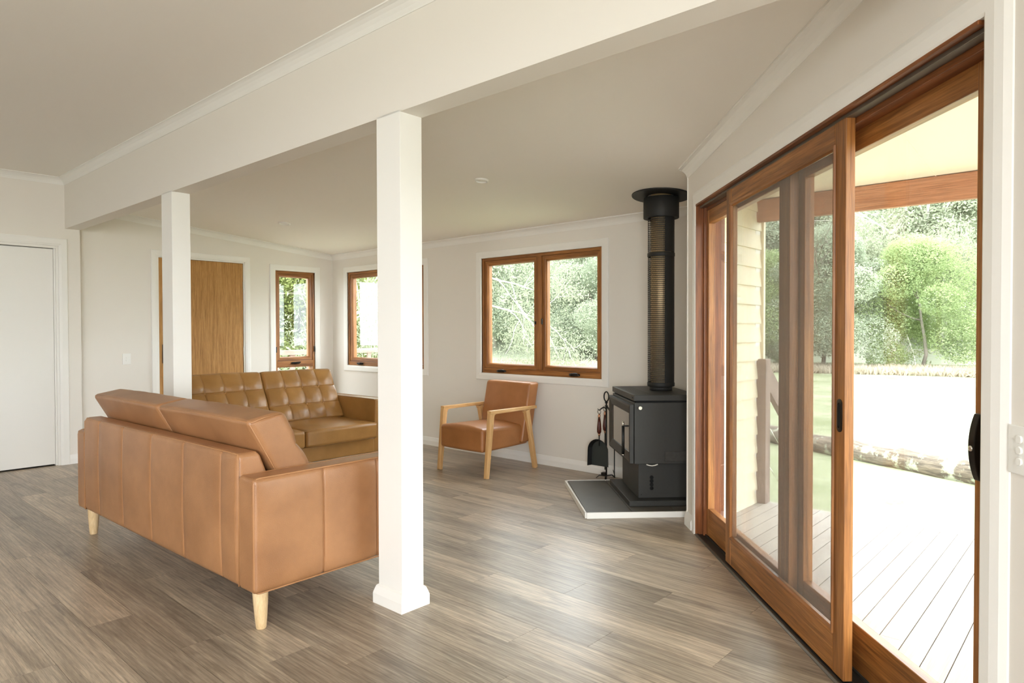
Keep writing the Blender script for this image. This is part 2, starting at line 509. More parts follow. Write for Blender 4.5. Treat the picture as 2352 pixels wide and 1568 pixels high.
def shell():
    wall('wall_left', F_LEFT, -4.6, Y1, 0.23, [D1], 'white plaster wall with the white flush door')
    wall('wall_left_lounge', F_LEFT2, Y1 - 0.02, YB + 0.12, 0.10, [D2, W1], 'white plaster wall with the timber front door')
    wall('wall_back', F_BACK, XL2 - 0.1, XR + 0.1, 0.10, [W2, W3], 'white plaster wall behind the armchair and stove')
    wall('wall_angled', F_DOOR, -1.0, SEND, 0.16, [SD], 'angled white wall holding the timber sliding door', z0=-0.3)
    # right wall of the lounge behind the stove: thin, boarded outside
    q = F_DOOR.P(SEND, 0, 0)
    fr = Fr((q[0], 0, 0), (0, 1, 0), (-1, 0, 0))
    wall('wall_right', fr, q[1] - 0.01, YB + 0.1, 0.07, [], 'white return wall beside the stove', z0=-0.3)
    # kitchen end behind the camera
    e = F_DOOR.P(-1.0, 0, 0)
    wall('wall_right_kitchen', Fr((e[0], 0, 0), (0, 1, 0), (-1, 0, 0)), -4.6, e[1], 0.12, [(-3.75, -0.65, 0.35, 2.35)], 'white wall with a wide kitchen window')
    wall('wall_front', Fr((0, -4.5, 0), (1, 0, 0), (0, 1, 0)), XL - 0.2, e[0] + 0.15, 0.12, [(-1.9, -0.35, 0.95, 2.1)], 'white wall with a window at the kitchen end')
    # ceilings
    mb = MB()
    poly = [(XL - 0.1, -4.6), (e[0] + 0.1, -4.6), (e[0] + 0.1, e[1])]
    p = F_DOOR.P(1.55, -0.1, 0)
    poly += [(p[0] + 0.08, p[1] - 0.0), (p[0] - 0.2, Y1), (XL - 0.1, Y1)]
    mb.prism(poly, ZC, ZC + 0.08)
    structure(mb.build('ceiling', 'ceiling_paint'), 'flat white ceiling over the near room', 'ceiling')
    mb = MB()
    ys = list(np.linspace(Y1 - 0.05, YB + 0.06, 15))
    def xr(y):
        s_ = (y - N[1] * (DWD + 0.09)) / T[1]
        return max(min(N[0] * (DWD + 0.09) + T[0] * s_, 0.6), q[0] + 0.04)
    xs_n = 12
    vs, fs = [], []
    for y in ys:
        for i in range(xs_n + 1):
            x = XL2 - 0.05 + (xr(y) - XL2 + 0.05) * i / xs_n
            vs.append((x, y, zceil(x, y)))
    n = xs_n + 1
    top = len(vs)
    vs += [(x, y, z + 0.06) for x, y, z in vs]
    for j in range(len(ys) - 1):
        for i in range(xs_n):
            a = j * n + i
            fs.append((a, a + n, a + n + 1, a + 1)); fs.append((top + a, top + a + 1, top + a + n + 1, top + a + n))
    mb.add(vs, fs, (1, 0, 0), False)
    structure(mb.build('ceiling_lounge', 'ceiling_paint', fix=False), 'raked white ceiling over the lounge', 'ceiling')
    # beam and posts
    mb = MB(); mb.box(WORLD, XL - 0.05, -0.12, Y0, Y1, ZB, 2.9, 'a')
    structure(mb.build('beam', 'wall_paint'), 'deep white ceiling beam carried by two posts', 'beam')
    for x0, x1, lab in ((-2.5606, -2.3878, 'thick white square post in the foreground, beside the tan sofa'), (-5.1075, -4.9245, 'white square post further back, in front of the timber door')):
        t = thing('post', lab, 'post', ((x0 + x1) / 2, (Y0 + Y1) / 2, 0), kind='structure')
        hx, hy = (x1 - x0) / 2, (Y1 - Y0) / 2
        mb = MB(); mb.box(WORLD, -hx, hx, -hy, hy, 0, ZB + 0.01)
        mb.build('shaft', 'trim_paint', t, 0.0015)
        mb = MB()
        pf = [(0, 0.02, 0), (0.02, 0.02, 0.040), (0.02, 0.02, 0.040)]
        prof = [(0.020, 0.0), (0.020, 0.046), (0.016, 0.060), (0.009, 0.080), (0.003, 0.086), (-0.01, 0.086)]
        vs, fs = [], []
        for o_, z in prof:
            vs += [(-hx - o_, -hy - o_, z), (hx + o_, -hy - o_, z), (hx + o_, hy + o_, z), (-hx - o_, hy + o_, z)]
        for j in range(len(prof) - 1):
            for i in range(4):
                fs.append((4 * j + i, 4 * j + (i + 1) % 4, 4 * j + 4 + (i + 1) % 4, 4 * j + 4 + i))
        mb.add(vs, fs)
        mb.build('plinth', 'trim_paint', t)

    # cornices
    cov = [(0, -0.064), (0.004, -0.064), (0.006, -0.056), (0.013, -0.040), (0.025, -0.024), (0.040, -0.012), (0.052, -0.007), (0.060, -0.006), (0.060, 0.004), (0, 0.004)]
    k = [0]
    def cornice(p0, p1, out, lab):
        k[0] += 1
        mb = MB(); mb.extrude(cov, p0, p1, out)
        structure(mb.build('trim_%d' % k[0], 'trim_paint'), lab, 'cornice')
    cornice((XL, -4.5, ZC), (XL, Y0, ZC), (1, 0, 0), 'cove cornice above the white door')
    cornice((XL, Y0, ZC), (-0.1, Y0, ZC), (0, -1, 0), 'cove cornice along the top of the beam')
    cornice((XL2, Y1 - 0.02, zceil(XL2, Y1 - 0.02)), (XL2, YB, zceil(XL2, YB)), (1, 0, 0), 'sloping cove cornice above the timber door')
    cornice((XL2, YB, zceil(XL2, YB)), (q[0], YB, zceil(q[0], YB)), (0, -1, 0), 'cove cornice along the back wall')
    a_, b_ = F_DOOR.P(1.45, 0, 0), F_DOOR.P(SEND + 0.004, 0, 0)
    cornice((a_[0], a_[1], zceil(a_[0], a_[1])), (b_[0], b_[1], zceil(b_[0], b_[1])), -N, 'sloping cove cornice above the sliding door')
    cornice((q[0], q[1], zceil(q[0], q[1])), (q[0], YB, zceil(q[0], YB)), (-1, 0, 0), 'short cove cornice behind the flue')
    # skirtings
    sk = [(0, 0), (0.016, 0), (0.016, 0.050), (0.012, 0.064), (0.006, 0.086), (0.003, 0.090), (0, 0.090)]
    def skirt(name, p0, p1, out, lab):
        mb = MB(); mb.extrude(sk, p0, p1, out)
        structure(mb.build(name, 'trim_paint'), lab, 'skirting')
    skirt('baseboard_left', (XL, 1.917, 0), (XL, Y1, 0), (1, 0, 0), 'short white skirting beside the white door')
    skirt('baseboard_left_near', (XL, -4.5, 0), (XL, 0.88, 0), (1, 0, 0), 'white skirting left of the white door')
    skirt('baseboard_lounge', (XL2, Y1, 0), (XL2, 2.72, 0), (1, 0, 0), 'white skirting left of the timber door')
    skirt('baseboard_lounge_far', (XL2, 3.797, 0), (XL2, YB, 0), (1, 0, 0), 'white skirting right of the timber door')
    skirt('baseboard_back', (XL2, YB, 0), (q[0], YB, 0), (0, -1, 0), 'white skirting along the back wall')
    e0, e1 = F_DOOR.P(SD[1] + 0.085, 0, 0), F_DOOR.P(SEND + 0.012, 0, 0)
    skirt('baseboard_angled', e0, e1, -N, 'short white skirting at the end of the angled wall')
    skirt('baseboard_right', (q[0], q[1], 0), (q[0], 4.25, 0), (-1, 0, 0), 'short white skirting between hearth and angled wall')
    e0, e1 = F_DOOR.P(-1.0, 0, 0), F_DOOR.P(SD[0] - 0.07, 0, 0)
    skirt('baseboard_angled_near', e0, e1, -N, 'white skirting under the wall switch')
shell()

# ------------------------------------------------------------------ floor planks
def clip(poly, n, d):
    out = []
    for i in range(len(poly)):
        p, q = poly[i], poly[(i + 1) % len(poly)]
        dp, dq = p[0] * n[0] + p[1] * n[1] - d, q[0] * n[0] + q[1] * n[1] - d
        if dp <= 0: out.append(p)
        if dp * dq < 0:
            t = dp / (dp - dq)
            out.append((p[0] + (q[0] - p[0]) * t, p[1] + (q[1] - p[1]) * t))
    return out
def floor():
    mb = MB()
    e = F_DOOR.P(-1.0, 0, 0)
    poly = [(XL - 0.2, -4.6), (e[0], -4.6), (e[0], e[1])]
    p = F_DOOR.P(SEND, 0.0, 0)
    poly += [(p[0], p[1]), (p[0], YB + 0.05), (XL2 - 0.1, YB + 0.05), (XL2 - 0.1, Y1), (XL - 0.2, Y1)]
    mb.prism(poly, -0.12, -0.006)
    base = structure(mb.build('floor', 'subfloor'), 'grey-brown oak-look plank floor', 'floor')
    PW, PL = 0.18355, 1.285
    joints = {-1: -3.0, 0: -3.666, 1: -3.268, 2: -4.06, 3: -6.26, 7: -1.833, 8: -1.57, 9: -1.124, 11: -1.59, 12: -2.495, 13: -2.022, 14: -1.623, 15: -2.469, 16: -3.047}
    shared = None
    for k in range(-8, 24):
        y0 = 0.717 + PW * k
        y1 = min(y0 + PW, YB + 0.03)
        if y0 > YB: break
        j0 = joints.get(k, -4.0 + rnd.random() * PL)
        j = j0 - PL * math.ceil((j0 + 7.7) / PL)
        while j < 1.6:
            x0, x1 = j, j + PL
            j += PL
            if x1 < (XL if y0 < Y1 - 0.05 else XL2): continue
            g = 0.0006
            c0 = max(x0 + g, (XL if y1 <= Y1 else XL2) - 0.04)
            rect = [(c0, y0 + g), (x1 - g, y0 + g), (x1 - g, y1 - g), (c0, y1 - g)]
            pl = rect if y0 > 3.95 else clip(rect, N, DWD + 0.012)
            pl = clip(pl, (1, 0), 1.6)
            if y0 > 3.95: pl = clip(pl, (1, 0), XR + 0.026)
            if len(pl) < 3: continue
            cx, cy = (x0 + x1) / 2, y0 + PW / 2
            loc = [(a - cx, b - cy) for a, b in pl]
            full = len(pl) == 4 and pl == rect and c0 == x0 + g and abs(y1 - y0 - PW) < 1e-6
            if full and shared is not None: me = shared
            else:
                m2 = MB(); m2.prism(loc, -0.006, 0.0)
                me = m2.mesh('plank'); me.materials.append(M['vinyl_oak'])
                if full: shared = me
            o = link('plank', me, None, base)
            o.location = (cx, cy, 0)
floor()

# ------------------------------------------------------------------ windows and doors
ARCH = [(-0.070, 0.0), (-0.070, 0.013), (-0.064, 0.018), (-0.022, 0.018), (-0.004, 0.014), (0.0, 0.011), (0.0, -0.012)]
def winder(fr, a, c, parent, flip=1):
    mb = MB()
    n = 14
    vs, fs = [], []
    L, = (0.062,)
    for j, (w_, d_, h_) in enumerate([(-1.0, 0.0, .006), (-.8, .016, .011), (-.35, .024, .014), (.2, .022, .014), (.7, .016, .012), (1.0, 0.0, .006)]):
        for sgn, dd in ((-1, 0.0), (-1, d_), (1, d_), (1, 0.0)):
            vs.append(fr.P(a + w_ * L, dd + 0.002, c + sgn * h_))
        if j:
            b = (j - 1) * 4
            for i in range(4): fs.append((b + i, b + (i + 1) % 4, b + 4 + (i + 1) % 4, b + 4 + i))
    fs += [(0, 3, 2, 1), (20, 21, 22, 23)]
    mb.add(vs, fs, fr.e, True)
    mb.tube([fr.P(a - flip * .045, .022, c + .004), fr.P(a - flip * .01, .036, c + .010), fr.P(a + flip * .035, .033, c + .012), fr.P(a + flip * .052, .024, c + .008)], [.005, .006, .007, .008], 8)
    return mb.build('winder', 'bronze_dark', parent)

def casement(name, fr, a0, a1, c0, c1, label, lights, bottoms=None, plant=None):
    """lights: list of (u0,u1) sash spans"""
    t = thing(name, label, 'window', fr.P((a0 + a1) / 2, 0, c0), kind='structure')
    t.location = (0, 0, 0)
    mb = MB().ring(fr, a0, a1, c0, c1, ARCH)
    mb.build('architrave', 'trim_paint', t, 0.0)
    fw, bw = 0.028, 0.052
    mb = MB()
    bt = 0.006
    mb.box(fr, a0, a0 + fw, -0.115, bt - 0.012, c0, c1, 'c').box(fr, a1 - fw, a1, -0.115, bt - 0.012, c0, c1, 'c')
    mb.box(fr, a0 + fw, a1 - fw, -0.115, bt - 0.012, c1 - fw, c1, 'a')
    mb.box(fr, a0 + fw, a1 - fw, -0.115, bt - 0.012, c0, c0 + bw, 'a')
    mb.build('frame', 'wood_red', t, 0.002)
    if len(lights) > 1:
        for (u0, u1), (v0, v1) in zip(lights[:-1], lights[1:]):
            MB().box(fr, u1, v0, -0.115, -0.003, c0 + bw, c1 - fw, 'c').build('mullion', 'wood_red', t, 0.003)
    for (u0, u1) in lights:
        g = 0.002
        sash(fr, u0 + g, u1 - g, c0 + bw + g, c1 - fw - g, t)
        m_ = (u0 + u1) / 2
        winder(fr, m_ - 0.10 if u0 == lights[0][0] else m_ + 0.06, c0 + 0.026, t)
    return t
def sash(fr, a0, a1, c0, c1, t):
    s_ = MB().ring(fr, a0, a1, c0, c1, [(0, -0.075), (0, -0.016), (0.032, -0.016), (0.036, -0.019), (0.046, -0.034), (0.046, -0.075)]).build('sash', 'wood_red', t)
    MB().box(fr, a0 + 0.044, a1 - 0.044, -0.060, -0.054, c0 + 0.044, c1 - 0.044).build('pane', 'window_glass', s_)
    return s_

def windows():
    t = casement('window_3', F_BACK, *W3, 'two-light timber casement window above the armchair', [(W3[0] + 0.028, -4.132), (-4.067, W3[1] - 0.028)])
    for da, l in ((-4.142, 0.03), (-4.060, 0.055)):
        MB().box(F_BACK, da, da + 0.010, -0.004, 0.012, 1.33, 1.33 + l).build('latch', 'bronze_dark', t, 0.002)
    m_ = (W2[0] + W2[1]) / 2
    casement('window_2', F_BACK, *W2, 'two-light timber casement window half hidden by the near post', [(W2[0] + 0.028, m_ - 0.032), (m_ + 0.032, W2[1] - 0.028)])
    # window 1: awning light above a fixed light
    a0, a1, c0, c1 = W1
    fr = F_LEFT2
    t = thing('window_1', 'narrow timber window between front door and corner, fixed pane below', 'window', kind='structure')
    MB().ring(fr, a0, a1, c0, c1, ARCH).build('architrave', 'trim_paint', t)
    fw = 0.028
    mb = MB()
    mb.box(fr, a0, a0 + fw, -0.115, -0.006, c0, c1, 'c').box(fr, a1 - fw, a1, -0.115, -0.006, c0, c1, 'c')
    mb.box(fr, a0 + fw, a1 - fw, -0.115, -0.006, c1 - fw, c1, 'a').box(fr, a0 + fw, a1 - fw, -0.115, -0.006, c0, c0 + 0.05, 'a')
    mb.build('frame', 'wood_red', t, 0.002)
    MB().box(fr, a0 + fw, a1 - fw, -0.115, -0.004, 0.825, 0.905, 'a').build('transom', 'wood_red', t, 0.002)
    sash(fr, a0 + fw, a1 - fw, 0.907, c1 - fw, t)
    MB().box(fr, a0 + fw, a1 - fw, -0.060, -0.054, c0 + 0.05, 0.825).build('pane', 'window_glass', t)
    winder(fr, (a0 + a1) / 2 - 0.005, 0.875, t)
    for da in (a0 + 0.004, a1 - 0.014):
        MB().box(fr, da, da + 0.010, -0.008, 0.012, 1.01, 1.08).build('latch', 'bronze_dark', t, 0.002)
    # unseen windows behind the camera, sized for the light they let in
    e = F_DOOR.P(-1.0, 0, 0)
    for nm, fr, a0, a1, lab, nl in (('window_4', Fr((0, -4.5, 0), (1, 0, 0), (0, 1, 0)), -1.9, -0.35, 'window at the kitchen end behind the viewer', 2), ('window_5', Fr((e[0], 0, 0), (0, 1, 0), (-1, 0, 0)), -3.75, -0.65, 'unseen kitchen window in the right wall', 2)):
        t = thing(nm, lab, 'window', kind='structure')
        z0_, z1_ = (0.95, 2.1) if nm == 'window_4' else (0.35, 2.35)
        mb = MB().ring(fr, a0, a1, z0_, z1_, [(0, 0.01), (0.05, 0.01), (0.05, -0.05), (0, -0.05)])
        for i in range(1, nl):
            x = a0 + (a1 - a0) * i / nl
            mb.box(fr, x - 0.025, x + 0.025, -0.05, 0.01, z0_ + 0.05, z1_ - 0.05)
        mb.build('frame', 'wood_red', t)
windows()

def doors():
    # white flush door
    fr = F_LEFT
    t = thing('door_1', 'white flush door in a white frame at the left', 'door', kind='structure')
    a0, a1, c0, c1 = D1
    MB().ring(fr, a0, a1, c0, c1, [(-0.075, 0.0), (-0.075, 0.014), (-0.068, 0.019), (-0.024, 0.019), (-0.004, 0.014), (0, 0.010), (0, -0.01)], True).build('architrave', 'trim_paint', t)
    mb = MB()
    mb.box(fr, a0, a0 + 0.020, -0.13, 0.006, 0, c1).box(fr, a1 - 0.020, a1, -0.13, 0.006, 0, c1).box(fr, a0 + 0.02, a1 - 0.02, -0.13, 0.006, c1 - 0.02, c1, 'a')
    mb.box(fr, a1 - 0.032, a1 - 0.02, -0.07, -0.02, 0, c1 - 0.02)
    mb.build('jamb', 'trim_paint', t, 0.001)
    MB().box(fr, a0 + 0.023, a1 - 0.034, -0.064, -0.026, 0.014, c1 - 0.026).build('leaf', 'trim_paint', t, 0.002)
    MB().box(fr, a0 - 0.02, a1 + 0.02, -0.25, -0.225, 0, c1 + 0.02).build('backing', 'wall_paint', t)  # added slab, keeps daylight from leaking in round the leaf
    mb = MB(); mb.lathe([(0.026, 0), (0.026, 0.006), (0.010, 0.008), (0.010, 0.05)], 20, fr.P(a0 + 0.08, -0.026, 1.0), fr.n)
    mb.tube([fr.P(a0 + 0.08, 0.022, 1.0), fr.P(a0 + 0.19, 0.024, 1.0)], 0.009, 10)
    mb.build('handle', 'steel', t)
    # timber front door
    fr = F_LEFT2
    t = thing('door_2', 'timber veneer front door in a white frame', 'door', kind='structure')
    a0, a1, c0, c1 = D2
    MB().ring(fr, a0, a1, c0, c1, [(-0.064, 0.0), (-0.064, 0.014), (-0.058, 0.019), (-0.024, 0.019), (-0.004, 0.014), (0, 0.010), (0, -0.01)], True).build('architrave', 'trim_paint', t)
    mb = MB()
    mb.box(fr, a0, a0 + 0.05, -0.11, -0.044, 0, c1).box(fr, a1 - 0.05, a1, -0.11, -0.044, 0, c1).box(fr, a0, a1, -0.11, -0.044, c1 - 0.05, c1).box(fr, a0, a1, -0.11, -0.044, 0, 0.03)
    mb.box(fr, a0, a0 + 0.014, -0.11, 0.004, 0, c1).box(fr, a1 - 0.014, a1, -0.11, 0.004, 0, c1).box(fr, a0 + 0.014, a1 - 0.014, -0.11, 0.004, c1 - 0.014, c1, 'a')
    mb.build('jamb', 'trim_paint', t, 0.001)
    lf = MB().box(fr, a0 + 0.016, a1 - 0.017, -0.042, -0.004, 0.008, c1 - 0.017).build('leaf', 'wood_veneer', t, 0.001)
    for z in (1.80, 1.04, 0.25):
        MB().box(fr, a1 - 0.020, a1 - 0.008, -0.006, 0.006, z - 0.05, z + 0.05).build('hinge', 'hinge_zinc', t, 0.001)
    mb = MB(); mb.box(fr, a0 + 0.045, a0 + 0.085, -0.004, 0.003, 0.93, 1.13)
    mb.tube([fr.P(a0 + 0.065, 0.0, 1.03), fr.P(a0 + 0.065, 0.045, 1.03), fr.P(a0 + 0.17, 0.048, 1.03)], 0.009, 10)
    mb.build('handle', 'bronze_dark', lf)

    # sliding door unit on the angled wall
    fr = F_DOOR
    t = thing('door_3', 'timber sliding glass door with fly screen, opening to the deck', 'door', kind='structure')
    a0, a1, c0, c1 = SD
    MB().ring(fr, a0, a1, 0.0, c1, [(-0.085, 0.0), (-0.084, 0.004), (-0.066, 0.013), (-0.040, 0.017), (-0.008, 0.016), (0.0, 0.012), (0.0, -0.01)], True).build('architrave', 'trim_paint', t)
    mb = MB()
    mb.box(fr, a0, a0 + 0.018, -0.16, OFF(0.030), 0.0, c1).box(fr, a1 - 0.006, a1, -0.16, OFF(0.004), 0.0, c1)
    mb.box(fr, a1 - 0.030, a1 - 0.006, -0.16, OFF(0.048), 0.0, c1)
    mb.build('jamb', 'wood_jamb', t, 0.0015)
    mb = MB()
    mb.box(fr, a0 + 0.018, a1 - 0.006, -0.16, OFF(0.0), c1 - 0.012, c1, 'a')
    mb.box(fr, a0 + 0.018, a1 - 0.006, -0.16, OFF(0.062), c1 - 0.045, c1 - 0.012, 'a')
    mb.build('head', 'wood_jamb', t, 0.0015)
    tr = MB(); tr.box(fr, a0 + 0.018, a1 - 0.02, OFF(0.060), OFF(0.024), c1 - 0.026, c1 - 0.0125, 'a')
    tr.build('head_track', 'aluminium_dark', t, 0.001)
    mb = MB(); mb.box(fr, a0, a1, -0.16, OFF(0.008), -0.02, 0.004, 'a')
    mb.box(fr, a0, a1, OFF(0.022), OFF(0.016), 0.004, 0.009, 'a').box(fr, a0, a1, OFF(0.064), OFF(0.058), 0.004, 0.012, 'a').box(fr, a0, a1, OFF(0.110), OFF(0.106), 0.004, 0.012, 'a')
    mb.build('sill', 'rubber_dark', t, 0.001)
    mb = MB(); mb.extrude([(0, 0), (0.014, 0.0), (0.014, 0.003), (0.006, 0.008), (0, 0.008)], fr.P(a0 - 0.08, OFF(0.014), 0), fr.P(a1 + 0.02, OFF(0.014), 0), -N)
    mb.build('threshold_strip', 'aluminium_dark', t)

    def panel(name, s0, s1, z0, z1, o0, o1, sl, sr, top, bot, mat='wood_red'):
        mb = MB(); b0, b1 = OFF(o1), OFF(o0)
        mb.box(fr, s0, s0 + sr, b0, b1, z0, z1, 'c').box(fr, s1 - sl, s1, b0, b1, z0, z1, 'c')
        mb.box(fr, s0 + sr, s1 - sl, b0 + 0.001, b1 - 0.001, z0, z0 + bot, 'a').box(fr, s0 + sr, s1 - sl, b0 + 0.001, b1 - 0.001, z1 - top, z1, 'a')
        return mb.build(name, mat, t, 0.003)
    # inner screen panel, slid open
    sc = panel('screen_panel', 2.362, 3.628, 0.012, 2.026, 0.024, 0.058, 0.078, 0.080, 0.090, 0.150)
    sc['label'] = 'timber framed fly screen panel'
    MB().box(fr, 2.436, 3.556, OFF(0.0335), OFF(0.0325), 0.155, 1.940).build('fly_mesh', 'fly_mesh', sc)
    mb = MB()
    # bead round the mesh
    mb.ring(fr, 2.442, 3.550, 0.162, 1.936, [(-0.008, OFF(0.024)), (-0.006, OFF(0.017)), (0.004, OFF(0.019)), (0.010, OFF(0.030))])
    mb.build('bead', 'wood_red', sc)
    # flush pull
    ps, pz = 2.395, 0.962
    mb = MB(); n = 20; vs = []; fs = []
    def stad(w_, h_, b_):
        out = []
        for i in range(n):
            t_ = 2 * math.pi * i / n
            out.append(fr.P(ps + w_ * math.cos(t_), b_, pz + (h_ - w_) * (1 if math.sin(t_) > 0 else -1) * (1 if abs(math.sin(t_)) > 1e-6 else 0) + w_ * math.sin(t_)))
        return out
    R_ = [(0.019, 0.060, OFF(0.0242)), (0.019, 0.060, OFF(0.0215)), (0.010, 0.046, OFF(0.0205)), (0.009, 0.044, OFF(0.034))]
    for w_, h_, b_ in R_: vs += stad(w_, h_, b_)
    for j in range(3):
        for i in range(n): fs.append((j * n + i, j * n + (i + 1) % n, (j + 1) * n + (i + 1) % n, (j + 1) * n + i))
    fs.append(tuple(range(3 * n, 4 * n)))
    mb.add(vs, fs)
    pl = mb.build('flush_pull', 'bronze_dark', sc)
    vs = stad(0.0092, 0.0442, OFF(0.0225)); MB_ = MB(); MB_.add(vs, [tuple(range(n))]); MB_.build('recess', 'dark_void', sc)
    # two glazed panels
    g1 = panel('glass_panel', 2.920, 4.104, 0.012, 2.030, 0.066, 0.106, 0.028, 0.115, 0.110, 0.165)
    MB().box(fr, 3.033, 4.078, OFF(0.089), OFF(0.083), 0.175, 1.922).build('pane', 'window_glass', g1)
    g2 = panel('glass_panel', 1.690, 2.985, 0.012, 2.045, 0.113, 0.155, 0.105, 0.140, 0.118, 0.170)
    MB().box(fr, 1.828, 2.882, OFF(0.138), OFF(0.132), 0.180, 1.930).build('pane', 'window_glass', g2)
    # lock on the closing stile
    mb = MB(); vs = []; fs = []; m = 12
    for i in range(m + 1):
        u = i / m; z = 0.860 + 0.182 * u
        d = 0.034 * math.sin(math.pi * (0.10 + 0.80 * u)) ** 0.6
        for a_, b_ in ((1.780, OFF(0.113)), (1.780, OFF(0.113) + d), (1.806, OFF(0.113) + d), (1.806, OFF(0.113))):
            vs.append(fr.P(a_ + 0.004, b_, z))
        if i:
            b0 = (i - 1) * 4
            for q in range(4): fs.append((b0 + q, b0 + (q + 1) % 4, b0 + 4 + (q + 1) % 4, b0 + 4 + q))
    fs += [(0, 1, 2, 3), tuple(range(4 * m, 4 * m + 4))]
    mb.add(vs, fs)
    mb.box(fr, 1.808, 1.826, OFF(0.113), OFF(0.096), 0.925, 0.964)
    hd = mb.build('lock', 'bronze_dark', g2, 0.003)
    mb = MB(); mb.lathe([(0.008, 0), (0.008, 0.003), (0.004, 0.004)], 16, fr.P(1.797, OFF(0.113) + 0.033, 0.948), fr.n)
    mb.build('key_barrel', 'steel', hd)
doors()

# ------------------------------------------------------------------ sofas
QUAD = [(0.275, 0.465), (0.45, 0.465), (0.215, 0.912), (0.045, 0.882)]   # back cushion section: RB, FB, FT, RT
def tuft(cols, rows, w):
    def disp(V, nrm):
        out = np.zeros(len(V))
        f = np.clip(nrm[:, 1], 0, 1) ** 2                      # front faces
        back = np.clip(-nrm[:, 1], 0, 1)
        x, z = V[:, 0], V[:, 2]
        e = np.minimum(np.minimum(x, w - x), np.minimum(z, 0.48 - z))
        puff = 0.030 * np.clip(e / 0.10, 0, 1) ** 0.7
        seam = np.zeros(len(V)); but = np.zeros(len(V))
        for c in cols: seam = np.maximum(seam, np.exp(-((x - c) / 0.0045) ** 2) * 0.008 + np.exp(-((x - c) / 0.035) ** 2) * 0.014)
        for r in rows: seam = np.maximum(seam, np.exp(-((z - r) / 0.0045) ** 2) * 0.007 + np.exp(-((z - r) / 0.035) ** 2) * 0.013)
        for c in cols:
            for r in rows:
                d = np.hypot(x - c, z - r)
                but = np.maximum(but, np.exp(-(d / 0.030) ** 2) * 0.020)
        out += f * (puff - seam - but)
        out += back * 0.014 * np.clip(e / 0.12, 0, 1)
        out += np.clip(nrm[:, 2], 0, 1) * 0.006 * np.sin(np.pi * np.clip(x / w, 0, 1))
        return out
    return disp
def qwarp(x0):
    def f(V):
        p = V[:, 1] / 0.18; q = V[:, 2] / 0.48
        out = np.empty_like(V)
        out[:, 0] = V[:, 0] + x0
        for i in (0, 1):
            rb, fb, ft, rt = (c[i] for c in QUAD)
            out[:, 1 + i] = (1 - q) * ((1 - p) * rb + p * fb) + q * ((1 - p) * rt + p * ft)
        return out
    return f
